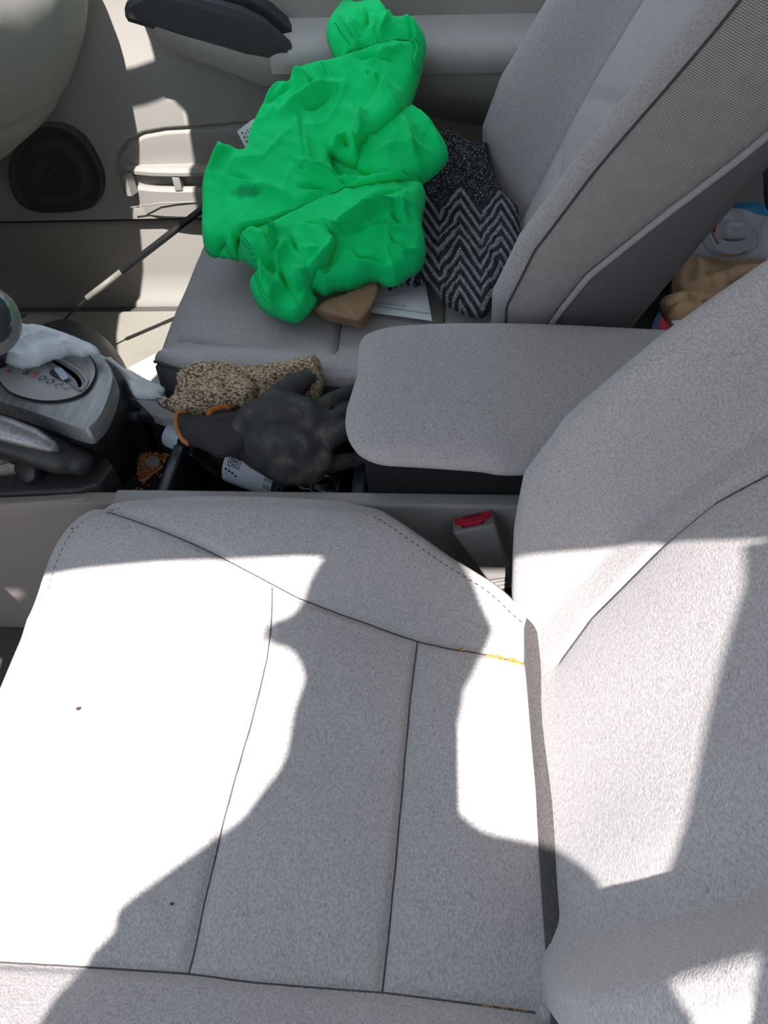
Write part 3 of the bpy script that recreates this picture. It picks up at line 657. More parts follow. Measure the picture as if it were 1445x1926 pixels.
# oval gate insert
ov = [(-40, 660), (30, 640), (110, 645), (160, 662), (182, 690), (178, 718), (158, 742), (118, 755), (70, 755), (20, 740), (-5, 715), (-30, 700)]
oo = outl(ov, .3815, NT); ring_in = shrink(oo, .975, .001)
V = np.concatenate([shrink(oo, 1.0, -.004), shrink(oo, 1.0, .0015), ring_in]); autosmooth(mesh('gate_ring', V, [[a*n + i, a*n + (i+1) % n, (a+1)*n + (i+1) % n, (a+1)*n + i] for a in range(2) for i in range(n)], M['black'], con), 30)
holed('gate_panel', shrink(oo, .972, .0014), M['silver_plain'], con, .03)
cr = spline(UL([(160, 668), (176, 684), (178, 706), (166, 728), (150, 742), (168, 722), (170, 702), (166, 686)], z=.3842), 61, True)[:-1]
mesh('gate_crescent', cr, [list(range(60))], M['silver_plain'], con)  # flat sheet standing in for the bezel rim and the highlight along it
def sliver(name, px, z, mat, k=40):
    P = spline(UL(px, z=z), k, True)[:-1]; Q = P - np.array([0, 0, .003]); m = len(P)
    return mesh(name, np.concatenate([P, Q]), [list(range(m))[::-1]] + [[i, (i+1) % m, m + (i+1) % m, m + i] for i in range(m)], mat, con, False)
holed('gate_slot', outl([(88, 672), (104, 672), (128, 686), (150, 703), (160, 722), (152, 735), (140, 729), (120, 712), (100, 696), (84, 684)], .3848, 60), M['silver_dark'], con)
MB().tube(UL([(96, 671), (124, 680), (150, 697), (164, 716), (160, 727), (152, 733)], z=.385), .002, 8).build('slot_rim', M['silver_plain'], con)
M['lens'] = plastic('pale_blue_lens', (.42, .52, .66, 1), .15)
sliver('indicator_lens', [(102, 694), (114, 691), (124, 702), (128, 710), (117, 714), (109, 704)], .3858, M['lens'], 24)
sliver('lens_frame', [(92, 700), (102, 694), (112, 706), (117, 715), (128, 711), (134, 716), (124, 716), (104, 708)], .3855, M['black'], 24)
gx = U(140, 740, z=.384) - U(120, 725, z=.384)
for s_, px, m_ in [('P', (20, 698), 'red_ink'), ('R', (51, 701), 'ink'), ('N', (66, 705), 'red_ink'), ('D', (81, 711), 'ink'), ('D', (96, 717), 'ink'), ('3', (102, 716), 'ink'), ('2', (112, 724), 'ink'), ('1', (127, 731), 'ink')]:
    O_ = U(px[0], px[1], z=.3846); sz = .0095 if s_ != '3' else .005
    up_ = U(px[0] + 10, px[1] - 1, z=.3846) - O_; rt_ = U(px[0] + 1.5, px[1] - 10, z=.3846) - O_
    text('gear_letter', s_, O_, rt_, np.array([-up_[0], -up_[1], 0]), sz*1.45, M[m_], con)
# selector lever and knob
kc = U(-28, 606, z=.50); kb = U(-10, 668, z=.39)
MB().tube([kb + np.array([0, 0, -.01]), kb*.6 + kc*.4, kc*.9 + kb*.1], [.016, .013, .014], 14).build('selector_lever', M['black'], con)
ax_ = (kc - kb)/np.linalg.norm(kc - kb)
mb = MB().lathe([(-.040, .022), (-.038, .028), (-.02, .034), (.0, .037), (.02, .036), (.035, .028), (.042, .015), (.044, .002)], kc, ax_, 32)
kn = mb.build('selector_knob', M['silver'], con, weld=True)
MB().ell(kc + np.array([.010, -.012, .012]), (.031, .030, .034), None, 14).build('knob_insert', M['gloss'], kn)
# parking brake
bt = np.array([U(a, b, z=c) for a, b, c in [(150, 868, .330), (122, 862, .336), (75, 845, .348), (15, 825, .362), (-60, 800, .375), (-160, 768, .39)]])
mb = MB(); mb.tube(bt, [.016, .022, .0245, .024, .024, .022], 20, True, .95); mb.ell(bt[0], (.019, .018, .018)); gr_ = mb.build('parking_brake', M['black'], con); remesh(gr_, .003, 6)
it = np.array([U(a, b, z=c) for a, b, c in [(112, 846, .358), (98, 840, .364), (62, 824, .374), (18, 810, .385), (-60, 786, .398), (-160, 756, .412)]])
MB().tube(it, [.003, .008, .014, .016, .017, .017], 18, True, .8).build('brake_trim', M['silver'], gr_)
pv = U(58, 882, z=.318); MB().lathe([(-.01, .016), (.010, .016), (.012, .014), (.012, .001)], pv, (-.2, -.8, .5), 24).build('brake_pivot', M['black'], gr_)
# armrest pad
cb = spline(np.vstack([UL([(690, 852), (720, 861), (800, 866), (900, 873), (970, 880)], z=.390), [[.20, .566, .39], [.34, .570, .39]]]), 60)
ct = spline(UL([(688, 630), (712, 621), (760, 615), (860, 611), (1000, 612), (1200, 622), (1330, 630)], z=.408), 60)
cl = spline(np.array([U(a, b, z=.390 + .018*t) for (a, b), t in zip([(690, 852), (668, 838), (654, 812), (651, 778), (662, 738), (673, 700), (674, 668), (678, 645), (688, 630)], np.linspace(0, 1, 9))]), 60)
cr = np.array([cb[-1], ct[-1]])
n, m = 90, 80; G = coons(cb, ct, cl, cr, n, m)
uu = np.linspace(0, 1, n)[:, None]; vv = np.linspace(0, 1, m)[None]
eu = 1 - np.exp(-uu/.05); ev = (1 - np.exp(-vv/.10))*(1 - np.exp(-(1-vv)/.06))
G[..., 2] += .018*eu*ev + .004*np.sin(vv*3.1)*eu
R = rim(n, m); top = G.reshape(-1, 3); Bd = top[R]; c_ = Bd.mean(0); T = np.roll(Bd, -2, 0) - np.roll(Bd, 2, 0); nr_ = np.cross(T, (0, 0, 1.0)); nr_ /= np.linalg.norm(nr_, axis=1)[:, None] + 1e-9
nr_ *= np.sign(np.sum(nr_*(Bd - c_), 1))[:, None]; dz = np.array([0, 0, -1.0])
V, Fc, lp = pad_mesh(top, n, m, None, [Bd + dz*.006 + nr_*.001, Bd + dz*.014 - nr_*.002, Bd + dz*.022 - nr_*.012])
mesh('armrest_lid', V, Fc + [lp[-1]], M['seat'], con, label='grey cloth padded armrest lid')

# seat belt buckle
f = [U(850, 1003, Y=.548), U(932, 985, Y=.552), U(975, 1062, Y=.535), U(962, 1088, Y=.530), U(918, 1094, Y=.527)]
bk = thing('seat_belt_buckle', 'grey seat belt buckle with red press button beside the driver seat', 'seat belt', tuple(f[4]))
bx_ = np.array(f); nb = np.cross(bx_[1] - bx_[0], bx_[4] - bx_[0]); nb /= np.linalg.norm(nb); nb = nb if nb[1] > 0 else -nb
bx_[2] = bx_[1]*.35 + bx_[3]*.65
fr = np.array([bx_[0], bx_[1], bx_[3], bx_[4]]); back = fr + nb*.030
bm = bmesh.new(); vs = [bm.verts.new(p) for p in np.concatenate([fr, back])]
for q in ([0, 1, 2, 3], [7, 6, 5, 4], [0, 4, 5, 1], [1, 5, 6, 2], [2, 6, 7, 3], [3, 7, 4, 0]): bm.faces.new([vs[i] for i in q])
bmesh.ops.recalc_face_normals(bm, faces=bm.faces); bmesh.ops.bevel(bm, geom=bm.edges[:], offset=.004, segments=3, affect='EDGES', profile=.6); bm.verts.index_update()
autosmooth(mesh('buckle_body', [v.co[:] for v in bm.verts], [[v.index for v in q.verts] for q in bm.faces], M['buckle'], bk), 40); bm.free()
tx = (fr[1] - fr[0]); tx /= np.linalg.norm(tx); ty = nb; tn = np.cross(tx, ty); tn = tn if tn[2] > 0 else -tn
wd_ = np.linalg.norm(fr[1] - fr[0]); tc = (fr[0] + fr[1])/2 + nb*.015
def topq(name, q, z0, z1, mat, par):
    P = np.array([tc + tx*a + ty*b for a, b in q]); V = np.concatenate([P + tn*z0, P + tn*z1]); k_ = len(q)
    return mesh(name, V, [list(range(k_)), list(range(k_, 2*k_))] + [[i, (i+1) % k_, k_ + (i+1) % k_, k_ + i] for i in range(k_)], mat, par, False)
hw_ = wd_/2
rb = topq('release_button', [(-hw_*.86, .012), (hw_*.86, .012), (hw_*.86, .002), (hw_*.45, -.006), (-hw_*.45, -.006), (-hw_*.86, .002)], -.004, .0022, M['red'], bk)
topq('button_lip', [(-hw_*.84, .003), (hw_*.84, .003), (hw_*.44, -.0055), (-hw_*.44, -.0055)], .002, .0032, M['red'], rb)
topq('latch_slot_shade', [(-hw_*.55, -.0055), (hw_*.55, -.0055), (hw_*.45, -.0095), (-hw_*.45, -.0095)], -.003, .0006, M['black_matte'], bk)  # raised black strip standing for the shade inside the tongue slot
topq('latch_tongue', [(-hw_*.38, -.0055), (hw_*.38, -.0055), (hw_*.36, -.009), (-hw_*.36, -.009)], -.003, .0010, M['red'], bk)
text('button_word', 'PRESS', tc + ty*.0078 + tn*.0022, tx, ty, .0088, M['ink'], rb)
st = (fr[2] + fr[3])/2 + nb*.015; sdn = (fr[3] - fr[0]); sdn /= np.linalg.norm(sdn)
for i in range(4): autosmooth(MB().box(st + sdn*(.004 + i*.006) + tx*(.006), (.040, .022, .0045), Matrix([tx, ty, np.cross(tx, ty)]).transposed(), .0012).build('boot_rib', M['buckle'] if i < 3 else M['black'], bk), 40)
MB().tube([st, st + sdn*.03, st + sdn*.08], .010, 12).build('buckle_stalk', M['black'], bk)
lm = fr[3]*.42 + fr[2]*.58 + (fr[1] - fr[2])*.18 - nb*.0006
text('maker_mark', 'NSB7', lm, tx, -sdn, .0055, M['silver_plain'], bk)

# ------------------------------------------------------------------ the photographer beside the open doorway (only the shadow is in view)
def ray_up(a, b, z): return np.array([a, b - SUNK*z, z])
per = thing('person', 'person in dark clothes leaning over the driver seat, phone in one hand', 'person', (-.1, -.75, -.40))
k = N('dark_clothes'); k.col((.03, .032, .04, 1)); k.set(Roughness=.9); M['clothes'] = k.m
k = N('skin'); k.col((.45, .27, .19, 1)); k.set(Roughness=.55); M['skin'] = k.m
mb = MB()
hd = ray_up(-.055, .585, 1.29)
mb.ell(hd, (.100, .105, .120)); mb.ell(hd + np.array([0, .02, -.05]), (.085, .09, .075))
mb.ell(hd + np.array([0, .105, -.03]), (.014, .02, .02)); mb.ell(hd + np.array([-.112, -.008, -.01]), (.030, .016, .022)); mb.ell(hd + np.array([.096, .0, -.01]), (.014, .02, .03))
nk = ray_up(-.065, .43, 1.15); chest = ray_up(-.07, .20, 1.0)
mb.tube([hd + np.array([0, -.03, -.06]), ray_up(-.066, .47, 1.18), nk], [.082, .082, .082], 16)
sl_, sr_ = ray_up(-.235, .245, 1.03), ray_up(.115, .288, 1.03)
mb.tube([ray_up(-.08, .35, 1.1), ray_up(-.15, .315, 1.07), sl_], [.06, .062, .060], 16); mb.tube([ray_up(-.03, .305, 1.08), ray_up(.05, .300, 1.05), sr_], [.066, .066, .066], 16)
hip = np.array([-.10, -.72, .52])
mb.tube([nk + np.array([0, -.06, -.04]), chest, chest*.5 + hip*.5, hip], [.08, .16, .165, .17], 20)
mb.ell(chest, (.21, .13, .16)); mb.ell(ray_up(-.07, .295, 1.05), (.15, .07, .08)); mb.ell(ray_up(.0, .365, 1.08), (.035, .03, .03)); mb.ell(ray_up(-.10, .36, 1.10), (.075, .07, .08))
for s_, kx in ((-1, -.20), (1, .0)):
    mb.tube([hip + np.array([s_*.09, 0, -.02]), (-.1 + s_*.11, -.72, .08), (-.1 + s_*.12, -.78, -.30)], [.095, .07, .05], 16)
    mb.tube([(-.1 + s_*.12, -.80, -.36), (-.1 + s_*.14, -.60, -.37)], [.045, .036], 12)
body = mb
wrist = np.array([-.085, -.16, .865]); el = np.array([-.21, -.36, .78])
mb.tube([sl_, el], [.056, .045], 14); mb.tube([el, wrist], [.043, .026], 14)
er = np.array([.12, -.50, .74]); wr2 = np.array([.08, -.62, .52]); mb.tube([sr_, er], [.056, .045], 14); mb.tube([er, wr2], [.043, .03], 14)
bo = body.build('body', M['clothes'], per); remesh(bo, .011, 4)
ph = np.array([0, 0, .96]) - FW*.012 - UP*.055 - RT*.022
R3 = Matrix([[RT[0], UP[0], FW[0]], [RT[1], UP[1], FW[1]], [RT[2], UP[2], FW[2]]])
po = MB().box(ph, (.074, .158, .008), R3, .003).build('phone', M['black']); tag(po, 'black phone held above the driver seat', 'phone')
mb = MB(); pm = ph - UP*.045 - RT*.040 - FW*.022
mb.tube([wrist, pm], [.025, .028], 12); mb.ell(pm, (.026, .032, .028))
for q in range(4):
    a = pm + UP*(-.02 + q*.018) - RT*.006; mb.tube([a, a + FW*.024 - RT*.003, a + FW*.034 + RT*.020], [.0095, .009, .0075], 10)
mb.tube([pm - FW*.002 - UP*.01, pm - FW*.002 + UP*.006 + RT*.03, pm + FW*.002 + UP*.012 + RT*.055], [.012, .010, .008], 10)
ho = mb.build('hand', M['skin'], per); remesh(ho, .0035, 4); mb = MB()
mb.ell(wr2 + np.array([0, -.01, -.05]), (.03, .022, .05))
for q in range(4): a = wr2 + np.array([-.025 + q*.016, -.01, -.09]); mb.tube([a, a + np.array([0, .004, -.035]), a + np.array([0, .014, -.06])], [.009, .0085, .007], 10)
mb.tube([wr2 + np.array([-.03, 0, -.04]), wr2 + np.array([-.045, .01, -.075])], [.011, .008], 10)
ho = mb.build('hand', M['skin'], per); remesh(ho, .0035, 4)

# ------------------------------------------------------------------ green shirt heaped on the passenger seat and over the door armrest
K2 = lambda pts: cc(pts, 370, 0, 2.89)
def shirt_z(X, Y):
    return .318 + .055*sm(.95, 1.10, Y) + .085*sm(1.08, 1.28, Y) + .105*sm(1.24, 1.385, Y) + .03*sm(-.18, -.06, X)*sm(1.0, 1.1, Y)
k = N('green_jersey'); f = k.noise(500, 2, .6); s_ = k.noise(9, 3)
base = k.mix(k.ramp(s_, [(.35, (0, 0, 0)), (.7, (1, 1, 1))]), (.002, .74, .19, 1), (.004, .86, .25, 1))
base = k.mix(k.math('MULTIPLY', f, .25), base, (.0, .30, .06, 1))
# one dark damp blotch
sx = k.n('ShaderNodeSeparateXYZ'); k.l(k.co.outputs['UV'], sx.inputs[0])
dx = k.math('DIVIDE', k.math('SUBTRACT', sx.outputs[0], 4.74), .34); dy = k.math('DIVIDE', k.math('SUBTRACT', sx.outputs[1], 3.86), .15)
rr = k.math('ADD', k.math('SQRT', k.math('ADD', k.math('MULTIPLY', dx, dx), k.math('MULTIPLY', dy, dy))), k.math('MULTIPLY', k.math('SUBTRACT', k.noise(6, 3, .6, 'UV'), .5), 1.3))
base = k.mix(k.ramp(rr, [(.35, (.6, .6, .6)), (1.05, (0, 0, 0))]), base, (.0, .09, .035, 1))
k.col(base); k.set(Roughness=.85); k.b.inputs['Sheen Weight'].default_value = .06; k.b.inputs['Specular IOR Level'].default_value = .15; k.b.inputs['Subsurface Weight'].default_value = .0; k.bump(f, .25, .0006); M['green'] = k.m
sh = thing('t_shirt', 'crumpled bright green shirt heaped on the seat and draped over the door armrest', 'shirt', (-.22, 1.12, .30))
C = Cloth(shirt_z, 3.0, (0, -.45, .89))
# whole outline underneath
C.layer(K2([(525, 432), (600, 400), (700, 378), (790, 355), (740, 300), (706, 195), (740, 120), (790, 58), (860, 55), (990, 40), (1040, 90), (1065, 130), (1150, 160), (1243, 222), (1240, 320), (1205, 470), (1150, 620), (1180, 600), (1290, 700), (1365, 830), (1330, 925), (1190, 1025), (1240, 1040), (1245, 1100), (1225, 1210), (1240, 1300), (1243, 1400), (1212, 1472), (1150, 1512), (1090, 1550), (960, 1532), (860, 1572), (760, 1588), (700, 1608), (640, 1600), (600, 1700), (550, 1750), (470, 1740), (375, 1700), (325, 1640), (298, 1560), (330, 1490), (270, 1430), (230, 1415), (110, 1395), (45, 1310), (42, 1150), (46, 1010), (95, 890), (145, 815), (200, 850), (272, 850), (295, 760), (345, 650), (370, 610), (440, 525), (500, 495)]), .012, 7, [], (.002, 17))
# right flap
C.layer(K2([(1060, 560), (1170, 595), (1290, 700), (1367, 830), (1330, 925), (1180, 1030), (1040, 1010), (880, 960), (850, 800), (950, 640)]), .012, 5,
        [(K2([(1120, 690), (1160, 800), (1190, 940)]), 0.0189, 6.5, 'r'), (K2([(960, 900), (1100, 860), (1300, 900)]), 0.0111, 5.8, 'r'), (K2([(1200, 640), (1290, 780), (1330, 860)]), 0.0095, 5.8, 'r')], (.0042, 21))
# lower mass
C.layer(K2([(250, 1300), (420, 1250), (700, 1120), (900, 1060), (1100, 1030), (1225, 1030), (1245, 1100), (1225, 1210), (1240, 1300), (1245, 1400), (1215, 1475), (1150, 1515), (1090, 1555), (1040, 1560), (960, 1535), (860, 1575), (760, 1590), (700, 1612), (640, 1600), (560, 1650), (430, 1500), (300, 1440)]), .020, 5,
        [*[(K2(q), .013, 4.0, 'v') for q in ([(640, 1230), (700, 1290), (800, 1335), (900, 1315), (1000, 1260)], [(1060, 1310), (1075, 1400), (1130, 1440)], [(790, 1400), (770, 1470), (700, 1560)], [(1090, 1180), (1080, 1250), (1130, 1290)], [(860, 1480), (960, 1470), (1060, 1500)], [(900, 1180), (1000, 1150), (1150, 1120)])], (K2([(640, 1280), (760, 1340), (860, 1300), (1000, 1220), (1180, 1175)]), 0.0410, 15.3, 'l'), (K2([(780, 1360), (760, 1450), (640, 1560)]), 0.0158, 5.8, 'r'), (K2([(1060, 1300), (1070, 1400), (1130, 1450), (1220, 1420)]), 0.0158, 5.0, 'r'),
         (K2([(800, 1420), (900, 1500), (1080, 1520)]), 0.0095, 6.5, 'r'), (K2([(950, 1310), (1060, 1320), (1200, 1330)]), 0.0095, 5.8, 'r'), (K2([(1140, 1180), (1130, 1240), (1160, 1290)]), 0.0126, 4.3, 'r')], (.0042, 19))
# sleeve hanging at the front with a stitched hem
C.layer(K2([(250, 1370), (330, 1330), (440, 1340), (540, 1300), (700, 1320), (780, 1400), (740, 1500), (640, 1590), (660, 1640), (600, 1720), (550, 1755), (470, 1745), (370, 1700), (320, 1640), (292, 1560), (330, 1490), (270, 1430)]), .016, 5,
        [*[(K2(q), .012, 4.0, 'v') for q in ([(500, 1470), (492, 1580), (520, 1650)], [(465, 1345), (470, 1470), (430, 1550)], [(540, 1380), (580, 1460), (660, 1500)], [(380, 1420), (400, 1500), (390, 1590)])], (K2([(455, 1340), (450, 1470), (400, 1560), (470, 1640), (430, 1700)]), 0.0284, 7.2, 'l', 1), (K2([(540, 1400), (490, 1500), (480, 1590), (500, 1660)]), 0.0189, 6.5, 'r'), (K2([(560, 1440), (640, 1480), (720, 1450)]), 0.0126, 5.8, 'r'),
         (K2([(400, 1350), (420, 1430), (440, 1480)]), 0.0126, 4.3, 'r'), (K2([(560, 1560), (620, 1600), (600, 1700)]), 0.0126, 6.5, 'r')], (.0042, 16))
# main body
C.layer(K2([(525, 432), (600, 400), (700, 378), (900, 330), (1060, 290), (1190, 300), (1215, 400), (1195, 500), (1150, 620), (1100, 700), (920, 840), (880, 945), (800, 930), (740, 900), (800, 1010), (1000, 1025), (1225, 1035), (1150, 1060), (1000, 1085), (850, 1095), (700, 1130), (600, 1180), (500, 1230), (380, 1300), (250, 1335), (230, 1420), (180, 1400), (170, 1360), (110, 1405), (60, 1380), (36, 1310), (38, 1150), (40, 1010), (90, 890), (140, 803), (200, 845), (268, 845), (290, 760), (340, 650), (365, 605), (440, 520), (500, 490)]), .018, 5,
        [*[(K2(q), .013, 4.0, 'v') for q in ([(575, 690), (590, 760), (600, 850), (620, 940), (650, 985)], [(520, 930), (600, 985), (690, 1000)], [(720, 1000), (800, 1050), (830, 1085)], [(640, 610), (648, 545), (600, 500)], [(700, 440), (740, 552)], [(200, 1020), (300, 1045), (390, 1095)], [(830, 800), (815, 850), (840, 870)], [(760, 580), (700, 640), (600, 690)], [(930, 480), (1000, 560), (1010, 590)], [(560, 1090), (680, 1080), (800, 1095)], [(870, 400), (980, 395), (1100, 420)], [(380, 640), (470, 600), (540, 540)])], (K2([(520, 930), (620, 990), (720, 1030), (830, 1085)]), 0.0189, 7.2, 'l'), (K2([(560, 700), (600, 850), (640, 980)]), 0.0189, 7.9, 'r'), (K2([(740, 900), (850, 950), (960, 990), (1120, 1030)]), 0.0205, 7.2, 'm', 1),
         (K2([(800, 640), (900, 740), (910, 850), (880, 930)]), 0.0189, 8.6, 'r'), (K2([(440, 720), (560, 640), (700, 570), (800, 560), (840, 620)]), 0.0189, 9.4, 'r'), (K2([(690, 420), (720, 500), (740, 560)]), 0.0158, 6.3, 'l'),
         (K2([(540, 440), (600, 500), (640, 560), (650, 620)]), 0.0142, 5.8, 'r'), (K2([(900, 480), (980, 560), (1100, 640)]), 0.0142, 7.2, 'r'), (K2([(830, 800), (800, 850), (740, 900)]), 0.0173, 5.0, 'r'), (K2([(820, 840), (860, 850), (880, 900)]), 0.0126, 4.3, 'r'),
         (K2([(210, 1030), (300, 1050), (420, 1110), (560, 1150)]), 0.0142, 6.5, 'r'), (K2([(100, 1000), (160, 900), (240, 860)]), 0.0158, 7.2, 'r'), (K2([(420, 1290), (480, 1240), (620, 1200), (760, 1130), (1000, 1090)]), 0.0158, 6.5, 'r'),
         (K2([(930, 420), (1040, 380), (1160, 340)]), 0.0095, 6.5, 'r'), (K2([(1000, 470), (960, 540), (1010, 580)]), 0.0095, 4.3, 'r'), (K2([(640, 1000), (760, 1040), (880, 1050), (1000, 1050)]), 0.0111, 4.3, 'r'), (K2([(380, 620), (440, 540), (500, 500)]), 0.0126, 5.0, 'r')], (.0042, 22))
# the end thrown over the armrest
C.layer(K2([(706, 195), (740, 120), (790, 58), (860, 55), (990, 40), (1040, 90), (1065, 130), (1150, 160), (1243, 222), (1240, 320), (1205, 440), (1180, 420), (1185, 320), (1080, 305), (980, 320), (870, 362), (790, 362), (740, 300)]), .015, 5,
        [*[(K2(q), .012, 4.0, 'v') for q in ([(1075, 140), (1060, 220), (1015, 285)], [(930, 110), (940, 200), (920, 270)], [(1160, 200), (1180, 270), (1170, 300)])], (K2([(1060, 140), (1050, 220), (990, 300)]), 0.0221, 7.2, 'r'), (K2([(790, 200), (860, 320), (880, 350)]), 0.0126, 5.4, 'l', 1), (K2([(830, 180), (850, 240), (900, 300)]), 0.0142, 5.8, 'r'), (K2([(1120, 170), (1180, 230), (1200, 300)]), 0.0158, 6.5, 'r'), (K2([(960, 160), (980, 240), (960, 290)]), 0.0095, 5.8, 'r')], (.0042, 19))
C.build('shirt_body', M['green'], sh, .0014)
def on_cloth(C, px, up=.0):
    Q = np.array(px, float); return march(Q, C.zf) + (C.height(Q, len(C.layers)) + up)[:, None]*C.nrm
M['green_thread'] = plastic('green_thread', (.004, .17, .05, 1), .9)
mb = MB()
for ln in (K2([(280, 1370), (330, 1430), (350, 1500), (360, 1580), (390, 1650), (430, 1690)]), K2([(268, 1376), (318, 1436), (338, 1506), (348, 1586), (378, 1660), (416, 1702)]), K2([(765, 215), (800, 270), (850, 330), (870, 350)])):
    P = on_cloth(C, resample(ln, 60), .0006)
    for i in range(0, 58, 2): mb.tube([P[i], P[i+1]], .0006, 4)
st_ = mb.build('hem_stitching', M['green_thread'], sh); st_['kind'] = 'stuff'
# care tag
tg = on_cloth(C, [(446, 246), (462, 283), (497, 262), (497, 213)], 0.0); O_ = U(446, 246, Y=1.30)
tgp = [U(446, 247, Y=1.285), U(464, 282, Y=1.27), U(505, 250, Y=1.275), U(497, 213, Y=1.30), U(470, 228, Y=1.297)]
M['tag'] = plastic('white_satin', (.72, .74, .78, 1), .6)
td = mesh('care_tag', tgp, [[0, 1, 2, 3, 4]], M['tag'], sh, False, label='white printed care tag'); m_ = td.modifiers.new('t', 'SOLIDIFY'); m_.thickness = .0006
a_, b_, c_ = np.array(tgp[0]), np.array(tgp[1]), np.array(tgp[3]); e_u = (b_ - a_); e_v = (c_ - a_)
nt = np.cross(e_u, e_v); nt /= np.linalg.norm(nt); nt = nt if nt[1] < 0 else -nt
for r_ in range(9):
    for q in range(1 if r_ == 0 else 1):
        t0 = a_ + e_v*(.10 + .095*r_) + e_u*(.16 + .02*r_) + nt*.0012; L_ = e_u*(.68 - .075*r_)
        mb = MB(); w_ = e_v*.05*(.6 if r_ % 3 else .9); segs = np.linspace(0, 1, 7)
        for s0, s1 in zip(segs[:-1], segs[1:]):
            if random.random() < .2: continue
            p0, p1 = t0 + L_*s0, t0 + L_*(s1 - .03); mb.add([p0, p1, p1 + w_, p0 + w_], [[0, 1, 2, 3]])
        mb.build('tag_print', M['ink'], td, False)

# ------------------------------------------------------------------ black and white knitted garment
K6 = lambda pts: cc(pts, 780, 240, 5.07)
def knit_z(X, Y): return .305 + .02*sm(.95, 1.12, Y) + .10*sm(1.10, 1.36, Y) + .02*sm(0.0, .12, X)
k = N('chevron_knit'); sx = k.n('ShaderNodeSeparateXYZ'); k.l(k.co.outputs['UV'], sx.inputs[0]); u, v = sx.outputs[0], sx.outputs[1]
wob = k.noise(3.5, 2, .5, 'UV'); wv = k.math('MULTIPLY', k.math('SUBTRACT', wob, .5), .12)
up_ = k.math('SUBTRACT', k.math('ADD', u, k.math('MULTIPLY', wob, .10)), 8.75)
zig = k.math('PINGPONG', k.math('ADD', up_, 7.6), .38)           # zig-zag across
st_ = k.math('FRACT', k.math('DIVIDE', k.math('ADD', k.math('SUBTRACT', v, k.math('MULTIPLY', zig, 1.45)), wv), .235))
band = k.ramp(st_, [(.0, (0, 0, 0)), (.50, (0, 0, 0)), (.53, (1, 1, 1)), (.62, (1, 1, 1)), (.66, (0, 0, 0)), (.70, (1, 1, 1)), (.79, (1, 1, 1)), (.83, (0, 0, 0)), (.87, (.8, .8, .8)), (.93, (.8, .8, .8)), (.96, (0, 0, 0))])
vz = k.n('ShaderNodeTexVoronoi'); vz.inputs['Scale'].default_value = 42; k.l(k.co.outputs['UV'], vz.inputs['Vector'])
spk = k.ramp(vz.outputs['Distance'], [(.22, (1, 1, 1)), (.36, (0, 0, 0))]); rnd = k.n('ShaderNodeSeparateColor'); k.l(vz.outputs['Color'], rnd.inputs[0])
spk = k.math('MULTIPLY', spk, k.math('GREATER_THAN', rnd.outputs[0], .3))
vy = k.n('ShaderNodeTexVoronoi'); vy.inputs['Scale'].default_value = 60; k.l(k.co.outputs['UV'], vy.inputs['Vector'])
rib = k.ramp(vy.outputs['Distance'], [(.25, (1, 1, 1)), (.6, (.25, .25, .25))])
spot = k.math('MULTIPLY', spk, .22)
low = k.math('MAXIMUM', k.math('MULTIPLY', band, rib), spot)
edge = k.ramp(k.math('ADD', v, k.math('ADD', wv, k.math('MULTIPLY', k.math('ABSOLUTE', k.math('SUBTRACT', u, 8.7)), .45))), [(0, (0, 0, 0)), (1, (1, 1, 1))])
isl = k.math('GREATER_THAN', k.math('ADD', v, k.math('MULTIPLY', zig, -1.45)), 3.52)
fac = k.mix(isl, k.math('MULTIPLY', spk, 1.0), low)
k.col(k.mix(fac, (.008, .009, .013, 1), (.62, .62, .65, 1))); k.set(Roughness=.95); k.bump(fac, .5, .002); M['knit'] = k.m
C = Cloth(knit_z, 5.0, (-.2, -.4, .88))
C.layer(K6([(150, 120), (270, 60), (340, 48), (430, 80), (560, 150), (690, 150), (705, 230), (740, 400), (830, 600), (975, 750), (1000, 900), (1020, 1150), (960, 1350), (860, 1500), (760, 1680), (650, 1825), (500, 1795), (390, 1750), (300, 1690), (220, 1600), (130, 1470), (70, 1500), (0, 1525), (-120, 1500), (-230, 1560), (-250, 1500), (-100, 1350), (-60, 1000), (-60, 600), (0, 300)]), .020, 8,
        [(K6([(120, 1450), (250, 1560), (380, 1700)]), .012, 8, 'r'), (K6([(700, 1150), (760, 1300), (830, 1420)]), .012, 9, 'l'), (K6([(380, 1120), (560, 1260), (700, 1230)]), .010, 9, 'r'), (K6([(400, 300), (560, 500), (700, 640)]), .008, 14, 'r'), (K6([(180, 1400), (300, 1150), (420, 1060)]), .010, 9, 'r')], (.003, 16))
kg = tag(C.build('knitted_garment', M['knit'], None, .004), 'black and white zigzag knitted garment crumpled against the passenger backrest', 'garment')

